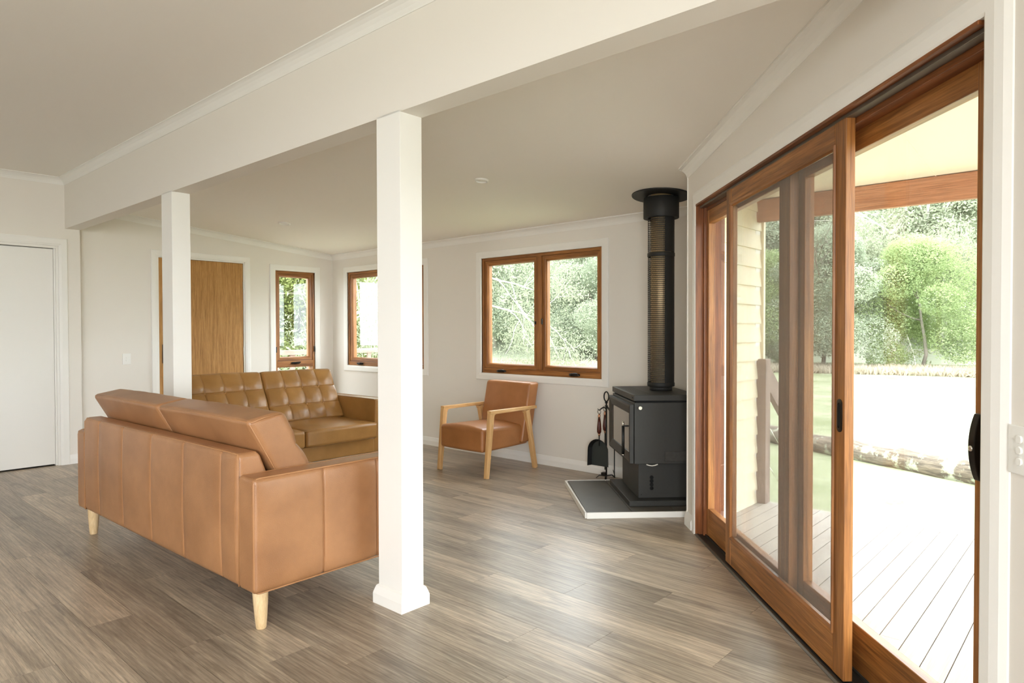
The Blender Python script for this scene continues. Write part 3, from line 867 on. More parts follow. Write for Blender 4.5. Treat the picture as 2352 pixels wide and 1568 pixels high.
def sofa(name, label, W, loc, rz, leather, pipe, backseams):
    D, A = 0.925, 0.124
    t = thing(name, label, 'sofa', loc, rz)
    # back shell with panel seams
    def bd(V, nrm):
        o = np.clip(-nrm[:, 1], 0, 1) * (0.006 * np.sin(np.pi * np.clip((V[:, 2] - 0.175) / 0.57, 0, 1)))
        for c in backseams: o -= np.clip(-nrm[:, 1], 0, 1) * (0.005 * np.exp(-((V[:, 0] - c) / 0.005) ** 2) + 0.002 * np.exp(-((V[:, 0] - c) / 0.03) ** 2))
        return o
    def bw(V):
        V = V.copy()
        k = np.clip((V[:, 2] - 0.60) / 0.145, 0, 1)
        V[:, 1] = np.where(V[:, 1] > 0.05, V[:, 1] * (1 - 0.36 * k), V[:, 1])
        return V
    V, F = soft(spans(A + 0.001, W - A - 0.001, 24, 0.03, backseams), spans(0.0, 0.16, 6, 0.03), spans(0.175, 0.747, 14, 0.03), 0.026, bd, bw)
    bk = soft_obj('back_frame', leather, t, V, F)
    # arms
    for x0, x1, out in ((0, A, -1), (W - A, W, 1)):
        seams = (0.335, 0.632)
        def ad(V, nrm, out=out):
            e = np.minimum(np.minimum(V[:, 1], D - V[:, 1]), np.minimum(V[:, 2] - 0.175, 0.655 - V[:, 2]))
            s_ = np.clip(nrm[:, 0] * out, 0, 1)
            tt = np.clip(e / 0.075, 0, 1); o = s_ * 0.015 * np.sqrt(np.maximum(0, 1 - (1 - tt) ** 2))
            for c in seams: o -= s_ * (0.006 * np.exp(-((V[:, 1] - c) / 0.005) ** 2) + 0.004 * np.exp(-((V[:, 1] - c) / 0.02) ** 2))
            return o
        def aw(V):
            V = V.copy()
            V[:, 1] += np.where(V[:, 1] > D - 0.1, (V[:, 2] - 0.655) * 0.09, 0)
            return V
        V, F = soft(spans(x0, x1, 4, 0.02), spans(0, D, 18, 0.025, seams), spans(0.175, 0.657, 12, 0.025), 0.016, ad, aw)
        am = soft_obj('arm', leather, t, V, F)
        xo = x1 if out > 0 else x0
        r_ = 0.02
        def loopat(x, ins):
            pts = []
            for cy, cz, a0 in ((D - 0.03, 0.63, 0), (0.03, 0.63, 90), (0.03, 0.20, 180), (D - 0.072, 0.20, 270)):
                for k in range(5):
                    a = math.radians(a0 + k * 22.5)
                    pts.append((x, cy + (0.026) * math.cos(a), cz + (0.026) * math.sin(a)))
            return pts
        MB().tube(loopat(xo - out * 0.002, 0), 0.0038, 6, True).build('piping', pipe, am)
        xi = x0 if out > 0 else x1
        MB().tube([(xi + out * 0.004, 0.004, 0.19), (xi + out * 0.004, 0.006, 0.64), (xi + out * 0.004, 0.02, 0.654), (xi + out * 0.004, D - 0.03, 0.656), (xi + out * 0.004, D - 0.002, 0.64), (xi + out * 0.004, D - 0.03, 0.3)], 0.003, 6).build('piping', pipe, am)
        for c in seams:
            MB().tube([(xo + out * 0.000, c + 0.004, 0.180), (xo + out * 0.0075, c + 0.004, 0.25), (xo + out * 0.0085, c + 0.004, 0.4), (xo + out * 0.0075, c + 0.004, 0.58), (xo + out * 0.000, c + 0.004, 0.648)], 0.0024, 5).build('seam', pipe, am)
    # piping on the back shell
    MB().tube([(A + 0.004, 0.003, 0.18), (A + 0.004, 0.004, 0.72), (A + 0.02, 0.012, 0.742), (W - A - 0.02, 0.012, 0.742), (W - A - 0.004, 0.004, 0.72), (W - A - 0.004, 0.003, 0.18)], 0.0034, 6).build('piping', pipe, bk)
    for c in backseams[::1]:
        MB().tube([(c + 0.004, 0.006, 0.184), (c + 0.004, 0.001, 0.22), (c + 0.004, -0.0015, 0.45), (c + 0.004, 0.0005, 0.70), (c + 0.010, 0.007, 0.738)], 0.002, 5).build('seam', pipe, bk)
    # seat base
    V, F = soft(spans(A, W - A, 10, 0.02), spans(0.12, D - 0.02, 8, 0.02), spans(0.18, 0.315, 4, 0.02), 0.014)
    soft_obj('seat_base', leather, t, V, F)
    wi = (W - 2 * A)
    cw = wi / 2
    for i in range(2):
        x0 = A + cw * i + 0.003; w_ = cw - 0.006
        def sd_(V, nrm, x0=x0, w_=w_):
            ex = np.clip(np.minimum(V[:, 0] - x0, x0 + w_ - V[:, 0]) / 0.14, 0, 1)
            ey = np.clip(np.minimum(V[:, 1] - 0.25, 0.965 - V[:, 1]) / 0.14, 0, 1)
            return np.clip(nrm[:, 2], 0, 1) * 0.026 * (ex * ey) ** 0.6 + np.clip(nrm[:, 1], 0, 1) * 0.010 * ex ** 0.6
        V, F = soft(spans(x0, x0 + w_, 14, 0.03), spans(0.25, 0.962, 14, 0.03), spans(0.316, 0.452, 6, 0.03), 0.024, sd_)
        sc_ = soft_obj('seat_cushion', leather, t, V, F)
        mb = MB()
        for z in (0.330, 0.447):
            mb.tube([(x0 + 0.001, 0.30, z), (x0 + 0.002, 0.945, z), (x0 + 0.012, 0.959, z), (x0 + w_ / 2, 0.966, z), (x0 + w_ - 0.012, 0.959, z), (x0 + w_ - 0.002, 0.945, z), (x0 + w_ - 0.001, 0.30, z)], 0.0032, 6)
        mb.build('piping', pipe, sc_)
        # back cushion
        cols = [w_ * f for f in (0.26, 0.5, 0.74)]; rows = [0.48 * 0.32, 0.48 * 0.65]
        V, F = soft(spans(0, w_, 40, 0.03, cols), spans(0, 0.18, 6, 0.03), spans(0, 0.48, 26, 0.03, rows), 0.028, tuft(cols, rows, w_), qwarp(x0))
        bc = soft_obj('back_cushion', leather, t, V, F)
        wp = qwarp(x0)
        for c in cols:
            for r in rows:
                p = wp(np.array([[c, 0.18, r]]))[0]
                nrm = np.array([0, 0.885, 0.466])
                p = p - nrm * 0.007
                MB().lathe([(0.0095, -0.004), (0.0095, 0.002), (0.007, 0.0055), (0.002, 0.007)], 12, p, nrm).build('button', pipe, bc)
        def edge(yv, zv, xs): return [tuple(wp(np.array([[x, yv, zv]]))[0]) for x in xs]
        mb = MB()
        lp = [(0.012, 0.03), (0.006, 0.25), (0.010, 0.455), (0.03, 0.472)]
        pts = [tuple(wp(np.array([[x, 0.006, z]]))[0]) for x, z in lp] + [tuple(wp(np.array([[w_ / 2, 0.004, 0.476]]))[0])] + [tuple(wp(np.array([[w_ - x, 0.006, z]]))[0]) for x, z in reversed(lp)]
        mb.tube(pts, 0.0032, 6)
        for xs_ in (0.004, w_ - 0.004):
            pts = [tuple(wp(np.array([[xs_, y_, z_]]))[0]) for y_, z_ in ((0.012, 0.466), (0.09, 0.474), (0.168, 0.468))]
            mb.tube(pts, 0.003, 6)
        mb.build('piping', pipe, bc)
    # legs
    for lx, ly in ((0.065, 0.065), (W - 0.065, 0.065), (0.065, D - 0.13), (W - 0.065, D - 0.13)):
        sx = 0.006 * (1 if lx > W / 2 else -1)
        n = 18; prof = [(0.0335, 0.18), (0.031, 0.12), (0.026, 0.05), (0.0215, 0.004), (0.019, 0.0)]
        vs, fs = [], []
        for r_, z in prof:
            for k in range(n):
                a = 2 * math.pi * k / n
                vs.append((lx + sx * (1 - z / 0.18) + r_ * math.cos(a), ly - 0.0 + r_ * math.sin(a), z))
        for j in range(len(prof) - 1):
            for k in range(n): fs.append((j * n + k, j * n + (k + 1) % n, (j + 1) * n + (k + 1) % n, (j + 1) * n + k))
        fs.append(tuple(range(4 * n, 5 * n)))
        mb = MB(); mb.add(vs, fs, (0, 0, 1), True); mb.build('leg', 'beech_leg', t)
    return t
S1W = 2.173
sofa('sofa', 'tan leather sofa seen from behind, nearest the camera', S1W, (-4.822, 1.283, 0), math.radians(1.27), 'leather_tan', 'piping_tan',
     [4.82 - 4.45, 4.82 - 4.08, 4.82 - 3.69, 4.82 - 3.31, 4.82 - 2.93])
sofa('sofa', 'ochre leather button-tufted sofa facing right, below the narrow window', 1.68, (-5.862, 3.762, 0), math.radians(-90), 'leather_ochre', 'piping_ochre', [0.45, 0.84, 1.23])

# ------------------------------------------------------------------ armchair
def armchair():
    t = thing('armchair', 'camel leather armchair with pale oak frame under the window', 'armchair', (-4.305, 4.45, 0))
    def L(x, y, z): return (x + 4.305, y - 4.45, z)
    # seat block
    x0, x1 = -4.585 + 4.305, -4.045 + 4.305
    y0, y1 = 4.095 - 4.45, 4.70 - 4.45
    def sd_(V, nrm):
        ex = np.clip(np.minimum(V[:, 0] - x0, x1 - V[:, 0]) / 0.2, 0, 1)
        return np.clip(nrm[:, 2], 0, 1) * 0.028 * ex ** 0.7 + np.clip(-nrm[:, 1], 0, 1) * 0.006 * ex
    def sw(V):
        V = V.copy(); k = (V[:, 1] - y0) / (y1 - y0)
        V[:, 2] += k * 0.012 * (V[:, 2] < 0.3) + np.where(V[:, 2] > 0.3, -0.012 * k, 0)
        return V
    V, F = soft(spans(x0, x1, 12, 0.03), spans(y0, y1, 12, 0.03), spans(0.215, 0.415, 8, 0.03), 0.026, sd_, sw)
    seat = soft_obj('seat', 'leather_camel', t, V, F)
    MB().tube([(x0 + .008, y1, .396), (x0 + .006, y0 + .03, .407), (x0 + .03, y0 + .008, .409), (x1 - .03, y0 + .008, .409), (x1 - .006, y0 + .03, .407), (x1 - .008, y1, .396)], 0.0022, 5).build('seam', 'piping_ochre', seat)
    # back
    def bw(V):
        V = V.copy()
        V[:, 1] += (V[:, 2] - 0.40) * 0.22
        return V
    def bd(V, nrm):
        ex = np.clip(np.minimum(V[:, 0] - x0, x1 - V[:, 0]) / 0.2, 0, 1)
        return np.clip(-nrm[:, 1], 0, 1) * 0.014 * ex
    V, F = soft(spans(x0 + 0.012, x1 + 0.034, 12, 0.03), spans(4.605 - 4.45, 4.738 - 4.45, 4, 0.03), spans(0.25, 0.790, 12, 0.03), 0.024, bd, bw)
    bk = soft_obj('backrest', 'leather_camel', t, V, F)
    for xs in (x0 + 0.024, x1 + 0.012):
        MB().tube([(xs, 4.606 - 4.45 + (z - .40) * .22 + (0.004 if z < .77 else .02), z) for z in (.42, .55, .70, .775)], 0.002, 5).build('seam', 'piping_ochre', bk)
    # frame
    for sx, nm in ((-4.604, 1), (-4.006, 1)):
        x = sx + 4.305
        yb, yt = 4.105 - 4.45, 4.163 - 4.45
        MB().bar((x, yb, 0), (x, yt, 0.558), 0.036, 0.036, 0.042, 0.052).build('leg', 'oak_pale', t, 0.004)
        MB().bar((x, 4.752 - 4.45, 0), (x, 4.628 - 4.45, 0.548), 0.036, 0.040, 0.040, 0.052).build('leg', 'oak_pale', t, 0.004)
        mb = MB()
        mb.bar((x, 4.140 - 4.45, 0.564), (x, 4.752 - 4.45, 0.566), 0.044, 0.030, 0.044, 0.024)
        # curved gussets where the legs meet the arm
        for ys, dy in ((4.188 - 4.45, 1), (4.600 - 4.45, -1), (4.652 - 4.45, 1)):
            pts = [(ys, 0.55)]
            for k in range(6):
                a = math.radians(90 * k / 5)
                pts.append((ys + dy * 0.028 * (1 - math.sin(a)), 0.55 - 0.028 * (1 - math.cos(a))))
            vs = [(x - 0.018, p, z) for p, z in pts] + [(x + 0.018, p, z) for p, z in pts]
            n = len(pts)
            mb.add(vs, [tuple(range(n)), tuple(range(2 * n - 1, n - 1, -1))] + [(i, (i + 1) % n, n + (i + 1) % n, n + i) for i in range(n)], (0, 1, 0))
        mb.build('armrest', 'oak_pale', t, 0.004)
armchair()

# ------------------------------------------------------------------ wood heater
RT = math.sqrt(0.5)
SA, SB = -4.975, 0.0
def stove():
    ax = np.array([RT, -RT, 0]); bx = np.array([RT, RT, 0])
    # hearth (on the wall corner)
    def ab(a, b): p = ax * a + bx * b; return (p[0], p[1])
    qx = F_DOOR.P(SEND, 0, 0)[0]
    poly = [ab(-5.462, 0.722), ab(-4.487, 0.732), ab(-4.487, 2.2), ab(-5.462, 2.2)]
    poly = clip(clip(poly, (1, 0), qx - 0.002), (0, 1), YB - 0.002)
    h = thing('hearth', 'grey tiled corner hearth with a white edge under the wood heater', 'hearth')
    MB().prism(poly, 0.0, 0.030).build('slab', 'grout', h)
    mb = MB()
    e = 0.012
    for p0, p1 in ((ab(-5.462, 0.722), ab(-4.487, 0.732)), (ab(-4.487, 0.732), ab(-4.487, 1.512)), (ab(-5.462, 1.490), ab(-5.462, 0.722))):
        d = np.array([p1[0] - p0[0], p1[1] - p0[1], 0]); d /= np.linalg.norm(d)
        o_ = np.array([d[1], -d[0], 0])
        mb.extrude([(0.0, 0.0), (0.012, 0.0), (0.012, 0.040), (0.0, 0.040)], (*p0, 0.0), (*p1, 0.0), o_)
    mb.build('edge_trim', 'trim_paint', h, 0.001)
    k = 0
    arow = [(-5.455, -4.492)]
    for b0, b1, cuts in ((0.735, 1.042, (-5.46, -4.49)), (1.047, 1.345, (-5.46, -4.977, -4.49)), (1.350, 1.66, (-5.46, -5.2, -4.6, -4.49))):
        for a0, a1 in zip(cuts[:-1], cuts[1:]):
            g = 0.0024
            pl = [ab(a0 + g, b0), ab(a1 - g, b0), ab(a1 - g, b1), ab(a0 + g, b1)]
            pl = clip(clip(pl, (1, 0), qx - 0.004), (0, 1), YB - 0.004)
            if len(pl) > 2: MB().prism(pl, 0.030, 0.0375).build('tile', 'hearth_tile', h, 0.001)
    # heater, local frame: x along ax, y along bx
    o = ax * SA + bx * 1.085
    t = thing('wood_heater', 'black steel wood heater on a pedestal, standing on the corner hearth', 'wood heater', (o[0], o[1], 0.038), math.radians(-45))
    # rotation -45: local x -> (r,-r), local y -> (r, r)
    z0 = 0.038
    def B(a0, a1, b0, b1, c0, c1): return MB().box(WORLD, a0, a1, b0, b1, c0 - z0, c1 - z0)
    B(-0.350, 0.350, -0.030, 0.46, 0.038, 0.077).build('base_plate', 'stove_black', t, 0.004)
    pd = B(-0.265, 0.265, 0.055, 0.42, 0.076, 0.345).build('pedestal', 'stove_black', t, 0.003)
    for i in range(4):
        MB().lathe([(0.014, 0.0), (0.013, 0.004), (0.004, 0.005)], 14, (0.265, 0.150, 0.125 + 0.026 * i - z0 + 0.02), (1, 0, 0)).build('vent', 'dark_void', pd)
    for zz in (0.10, 0.325):
        MB().lathe([(0.005, 0), (0.005, 0.002), (0.002, 0.003)], 10, (0.265, 0.075, zz - z0), (1, 0, 0)).build('screw', 'black_iron', pd)
    body = B(-0.375, 0.375, 0.0, 0.455, 0.340, 0.768).build('body', 'stove_black', t, 0.004)
    # gap and top slab
    B(-0.360, 0.360, 0.015, 0.44, 0.766, 0.780).build('neck', 'dark_void', t)
    top = B(-0.375, 0.375, -0.004, 0.458, 0.779, 0.822).build('top_plate', 'stove_black', t, 0.004)
    # slotted grille in the top
    mb = MB()
    for r_ in range(7):
        for c in range(26):
            x = -0.32 + c * 0.0256 + (0.0128 if r_ % 2 else 0)
            y = 0.028 + r_ * 0.016
            if x > 0.33: continue
            z = 0.8224 - z0
            mb.add([(x - .008, y, z), (x, y - .005, z), (x + .008, y, z), (x, y + .005, z)], [(0, 1, 2, 3)])
    gr = mb.build('grille_slots', 'dark_void', top); gr['kind'] = 'stuff'
    # maker's mark, too small to read
    mb = MB()
    for i, hgt in enumerate((0.016, 0.011, 0.011)):
        mb.box(WORLD, 0.318 + i * 0.011, 0.325 + i * 0.011, -0.0052, -0.004, 0.795 - z0, 0.795 + hgt - z0)
    mb.build('maker_mark', 'dark_void', top)
    # door: bevelled frame round a glass
    fr = Fr((0, 0, -z0), (1, 0, 0), (0, -1, 0))
    dr = MB()
    a0, a1, c0, c1 = -0.368, 0.366, 0.345, 0.752
    dr.ring(fr, a0, a1, c0, c1, [(0.0, 0.004), (0.0, 0.030), (0.012, 0.034), (0.066, 0.020), (0.070, 0.012), (0.070, 0.002), (0.0, 0.002)])
    d = dr.build('door', 'stove_black', t)
    MB().box(fr, a0 + 0.066, a1 - 0.066, 0.010, 0.015, c0 + 0.066, c1 - 0.066).build('glass', 'stove_glass', d)
    mb = MB(); xh = 0.285
    for zz, hh in ((0.595, 0.03), (0.385, 0.012)):
        MB().lathe([(0.009, 0), (0.009, hh)], 14, (xh, -0.060, zz - z0), (0, 0, 1)).build('handle_cap', 'steel', d)
    mb = MB(); mb.lathe([(0.0105, 0), (0.0105, 0.198)], 16, (xh, -0.060, 0.397 - z0), (0, 0, 1)); mb.tube([(xh, -0.060, 0.595 - z0), (xh, -0.02, 0.595 - z0)], 0.006, 8)
    mb.build('handle', 'black_iron', d)
    # air control knob on the side
    mb = MB(); mb.lathe([(0.008, 0), (0.008, 0.012), (0.012, 0.014), (0.013, 0.030), (0.012, 0.032)], 20, (0.375, 0.034, 0.734 - z0), (1, 0, 0))
    mb.build('knob', 'steel', t)
    # loose rope gasket under the body
    MB().tube([(0.372, 0.085 + 0.02 * i, 0.337 - z0 - 0.010 * math.sin(math.pi * i / 4)) for i in range(5)], 0.004, 6).build('rope_end', 'rope_white', t)
    # scuffed heat deflector low on the body side
    V, F = soft(spans(0.374, 0.382, 2, 0.004), spans(0.212, 0.452, 6, 0.02), spans(0.356 - z0, 0.428 - z0, 4, 0.02), 0.0039)
    soft_obj('side_deflector', 'stove_scuffed', t, V, F)

    # flue
    fx = ax * SA + bx * 1.374
    zc = zceil(fx[0], fx[1])
    f = thing('flue', 'black perforated stove flue rising from the wood heater to the ceiling', 'flue', (fx[0], fx[1], 0.822))
    zb = 0.822
    MB().lathe([(0.083, 0.0), (0.083, 0.03)], 32).build('spigot', 'flue_black', f)
    MB().lathe([(0.076, 0.02), (0.076, zc - zb)], 32).build('inner_pipe', 'flue_steel', f)
    # perforated shield: front part holed, rest solid
    r_ = 0.098
    ang = math.atan2(-fx[1], -fx[0])          # toward the camera
    def shield(z_lo, z_hi, nm):
        a_lo, a_hi = ang - math.radians(128), ang + math.radians(18)
        ncol, nrow = 30, int((z_hi - z_lo) / 0.0145)
        da = (a_hi - a_lo) / ncol; dz = (z_hi - z_lo) / nrow
        mb = MB(); vs, fs = [], []
        for i in range(ncol):
            for j in range(nrow):
                ca = a_lo + (i + 0.5 + (0.25 if j % 2 else -0.25)) * da; cz = z_lo + (j + 0.5) * dz
                n0 = len(vs)
                cor = [(-.5, -.5), (0, -.5), (.5, -.5), (.5, 0), (.5, .5), (0, .5), (-.5, .5), (-.5, 0)]
                off = 0.0
                for u, v in cor:
                    vs.append((r_ * math.cos(ca + u * da), r_ * math.sin(ca + u * da), cz + v * dz))
                for u, v in cor:
                    l = math.hypot(u, v); u2, v2 = u / l * 0.42, v / l * 0.42
                    vs.append((r_ * math.cos(ca + u2 * da), r_ * math.sin(ca + u2 * da), cz + v2 * dz))
                for q in range(8): fs.append((n0 + q, n0 + (q + 1) % 8, n0 + 8 + (q + 1) % 8, n0 + 8 + q))
        # solid remainder
        m = 24; span = 2 * math.pi - (a_hi - a_lo); da_edge = 0.3 * da
        n0 = len(vs)
        for q in range(m + 1):
            a = a_hi - da_edge + (span + 2 * da_edge) * q / m
            vs += [(r_ * math.cos(a), r_ * math.sin(a), z_lo), (r_ * math.cos(a), r_ * math.sin(a), z_hi)]
            if q: fs.append((n0 + 2 * q - 2, n0 + 2 * q, n0 + 2 * q + 1, n0 + 2 * q - 1))
        mb.add(vs, fs, (0, 0, 1), True)
        o_ = mb.build(nm, 'flue_black', f, fix=False)
    shield(0.045, 1.0, 'heat_shield'); shield(1.03, 2.14 - zb, 'heat_shield')
    for z in (0.030, 0.998):
        MB().lathe([(0.0985, 0.0), (0.101, 0.004), (0.101, 0.026), (0.0985, 0.030)], 40, (0, 0, z), cap=False).build('band', 'flue_black', f)
    MB().lathe([(0.129, 2.108 - zb), (0.131, 2.112 - zb), (0.131, 2.255 - zb), (0.126, 2.26 - zb)], 48, cap=False).build('collar', 'flue_black', f)
    MB().lathe([(0.098, 2.112 - zb), (0.131, 2.110 - zb)], 48, cap=False).build('collar_base', 'flue_black', f)
    # ceiling plate follows the rake
    vs, fs = [], []
    n = 48
    for r2, dz in ((0.10, -0.004), (0.214, -0.004), (0.218, 0.0), (0.218, 0.006)):
        for q in range(n):
            a = 2 * math.pi * q / n; x, y = r2 * math.cos(a), r2 * math.sin(a)
            vs.append((x, y, zceil(fx[0] + x, fx[1] + y) - zb - 0.008 + dz))
    for j in range(3):
        for q in range(n): fs.append((j * n + q, j * n + (q + 1) % n, (j + 1) * n + (q + 1) % n, (j + 1) * n + q))
    mb = MB(); mb.add(vs, fs, (0, 0, 1), False)
    mb.build('ceiling_plate', 'flue_black', f)
stove()

def fire_tools():
    bx, by = -3.240, 4.79
    t = thing('tool_stand', 'black iron fire tool stand against the wall beside the heater', 'tool stand', (bx, by, 0))
    MB().tube([(0, 0, 0.02), (0, 0, 0.66)], 0.0065, 8).build('pole', 'black_iron', t)
    pts = [(0.0, 0, 0.655)] + [(0.024 * math.sin(a), 0, 0.705 - 0.042 * math.cos(a)) for a in np.linspace(0.15, 2 * math.pi - 0.15, 16)]
    mb = MB(); mb.tube(pts, 0.0055, 8); mb.lathe([(0.010, -0.006), (0.013, 0), (0.010, 0.006)], 14, (0, 0, 0.655)); mb.lathe([(0.011, -0.006), (0.014, 0), (0.011, 0.006)], 14, (0, 0, 0.625))
    mb.build('loop_handle', 'black_iron', t)
    for sx, sy in ((-1, -0.25), (0.9, -0.3), (0.0, 0.7)):
        MB().tube([(0, 0, 0.60), (sx * 0.022, sy * 0.022, 0.615), (sx * 0.045, sy * 0.045, 0.60), (sx * 0.062, sy * 0.062, 0.585), (sx * 0.076, sy * 0.076, 0.596)], [0.006, 0.006, 0.0055, 0.005, 0.004], 8).build('hook', 'black_iron', t)
    for a in (200, 300, 70):
        c, s_ = math.cos(math.radians(a)), math.sin(math.radians(a))
        MB().bar((0, 0, 0.028), (c * 0.06, s_ * 0.06, 0.028), 0.018, 0.006, side=(-s_, c, 0)).bar((c * 0.06, s_ * 0.06, 0.028), (c * 0.088, s_ * 0.088, 0.003), 0.018, 0.006, side=(-s_, c, 0)).build('foot', 'black_iron', t)
    MB().box(WORLD, -0.035, 0.0, -0.03, 0.012, 0.026, 0.055).build('base_block', 'black_iron', t, 0.002)
    # shovel
    px, py = bx - 0.060, by - 0.020
    s = thing('fire_shovel', 'black fire shovel with dark wood handle hanging on the stand', 'shovel', (px, py, 0.10))
    def hanging(s, zt):
        MB().tube([(0.017 * math.sin(a), 0, zt + 0.017 - 0.017 * math.cos(a)) for a in np.linspace(0, 2 * math.pi, 15)[:-1]], 0.0022, 6, True).build('ring', 'black_iron', s)
        MB().lathe([(0.009, zt - 0.035), (0.011, zt - 0.028), (0.010, zt - 0.008), (0.004, zt)], 14).build('top_cap', 'copper_cap', s)
        MB().lathe([(0.010, zt - 0.170), (0.018, zt - 0.158), (0.019, zt - 0.130), (0.014, zt - 0.075), (0.010, zt - 0.035)], 16).build('handle', 'tool_handle', s)
        MB().lathe([(0.007, zt - 0.192), (0.009, zt - 0.180), (0.011, zt - 0.170)], 14).build('ferrule', 'copper_cap', s)
    hanging(s, 0.455)
    MB().tube([(0, 0, 0.27), (0, 0, 0.18)], 0.005, 8).build('shaft', 'black_iron', s)
    # pan: arched plate with raised lip
    out, n = [], 14
    for i in range(n + 1):
        a = math.pi * i / n
        out.append((0.104 * math.cos(a), 0.135 + 0.104 * math.sin(a)))
    out = [(0.108, 0.0)] + out + [(-0.108, 0.0)]
    ins = [(x * 0.80, 0.004 if z == 0 else (z - 0.135) * 0.80 + 0.135) for x, z in out]
    m = len(out)
    vs = [(x, -0.022, z) for x, z in out] + [(x, 0.010, z) for x, z in ins] + [(x, 0.014, z) for x, z in ins] + [(x * 1.02, -0.022, z) for x, z in out]
    fs = [(i, i + 1, m + i + 1, m + i) for i in range(m - 1)] + [(2 * m + i, 2 * m + i + 1, 3 * m + i + 1, 3 * m + i) for i in range(m - 1)]
    mb = MB(); mb.add(vs, fs); mb.build('lip', 'black_iron', s)
    mb = MB(); mb.add(vs[m:2 * m], [tuple(range(m))]); mb.build('pan', 'shovel_black', s)
    # poker behind
    px2, py2 = bx - 0.034, by + 0.030
    s = thing('fire_poker', 'black fire poker with dark wood handle behind the shovel', 'poker', (px2, py2, 0.10))
    hanging(s, 0.475)
    MB().tube([(0, 0, 0.29), (0, 0, -0.03)], 0.0045, 8).build('shaft', 'black_iron', s)
    px3 = bx + 0.075
    s = thing('fire_rake', 'thin black hooked fire rake half hidden behind the heater door', 'rake', (px3, by + 0.01, 0.05))
    hanging(s, 0.515)
    MB().tube([(0, 0, 0.33), (0, 0, -0.0), (0.004, 0, -0.02)], 0.0045, 8).tube([(0, 0, 0.0), (-0.014, 0, 0.035)], [0.0045, 0.002], 6).build('shaft', 'black_iron', s)
fire_tools()

# ------------------------------------------------------------------ small fittings
def fittings():
    for x, y, r_, lab in ((-6.31, 3.53, 0.062, 'small round downlight far back in the raked ceiling'), (-3.438, 3.481, 0.052, 'small round downlight in the raked ceiling near the post')):
        t = thing('downlight', lab, 'downlight', (x, y, zceil(x, y) - 0.006), group='lounge downlights')
        t.rotation_euler = (-math.atan(slope(x)), 0, 0)
        MB().lathe([(r_ * 0.72, 0.004), (r_ * 0.74, -0.004), (r_ * 0.80, -0.008), (r_, -0.004), (r_, 0.006)], 36, cap=False).build('trim_ring', 'plastic_white', t)
        MB().lathe([(0.001, 0.002), (r_ * 0.74, 0.002)], 36, cap=False).build('diffuser', 'plastic_white', t)
    def switch(name, fr, a, c, w_, h_, nb, lab, vertical=True):
        t = thing(name, lab, 'light switch', fr.P(a, 0, c))
        ang = math.atan2(fr.e[1], fr.e[0]); t.rotation_euler = (0, 0, ang)
        k = 1 if np.cross(fr.e, fr.n)[2] > 0 else -1
        lf = Fr((0, 0, 0), (1, 0, 0), (0, k, 0))
        MB().box(lf, -w_ / 2, w_ / 2, 0.0, 0.009, -h_ / 2, h_ / 2).build('plate', 'plastic_white', t, 0.003)
        for i in range(nb):
            z = (i - (nb - 1) / 2) * -0.026
            MB().lathe([(0.0095, 0.008), (0.0095, 0.012), (0.008, 0.0135)], 18, (0, 0, z), (0, k, 0)).build('rocker', 'plastic_white', t)
    switch('light_switch', F_LEFT2, 2.466, 0.988, 0.078, 0.112, 2, 'white two-button light switch left of the timber door')
    switch('light_switch', F_DOOR, 1.532, 0.990, 0.074, 0.114, 3, 'white three-button light switch at the right edge, beside the sliding door')
fittings()

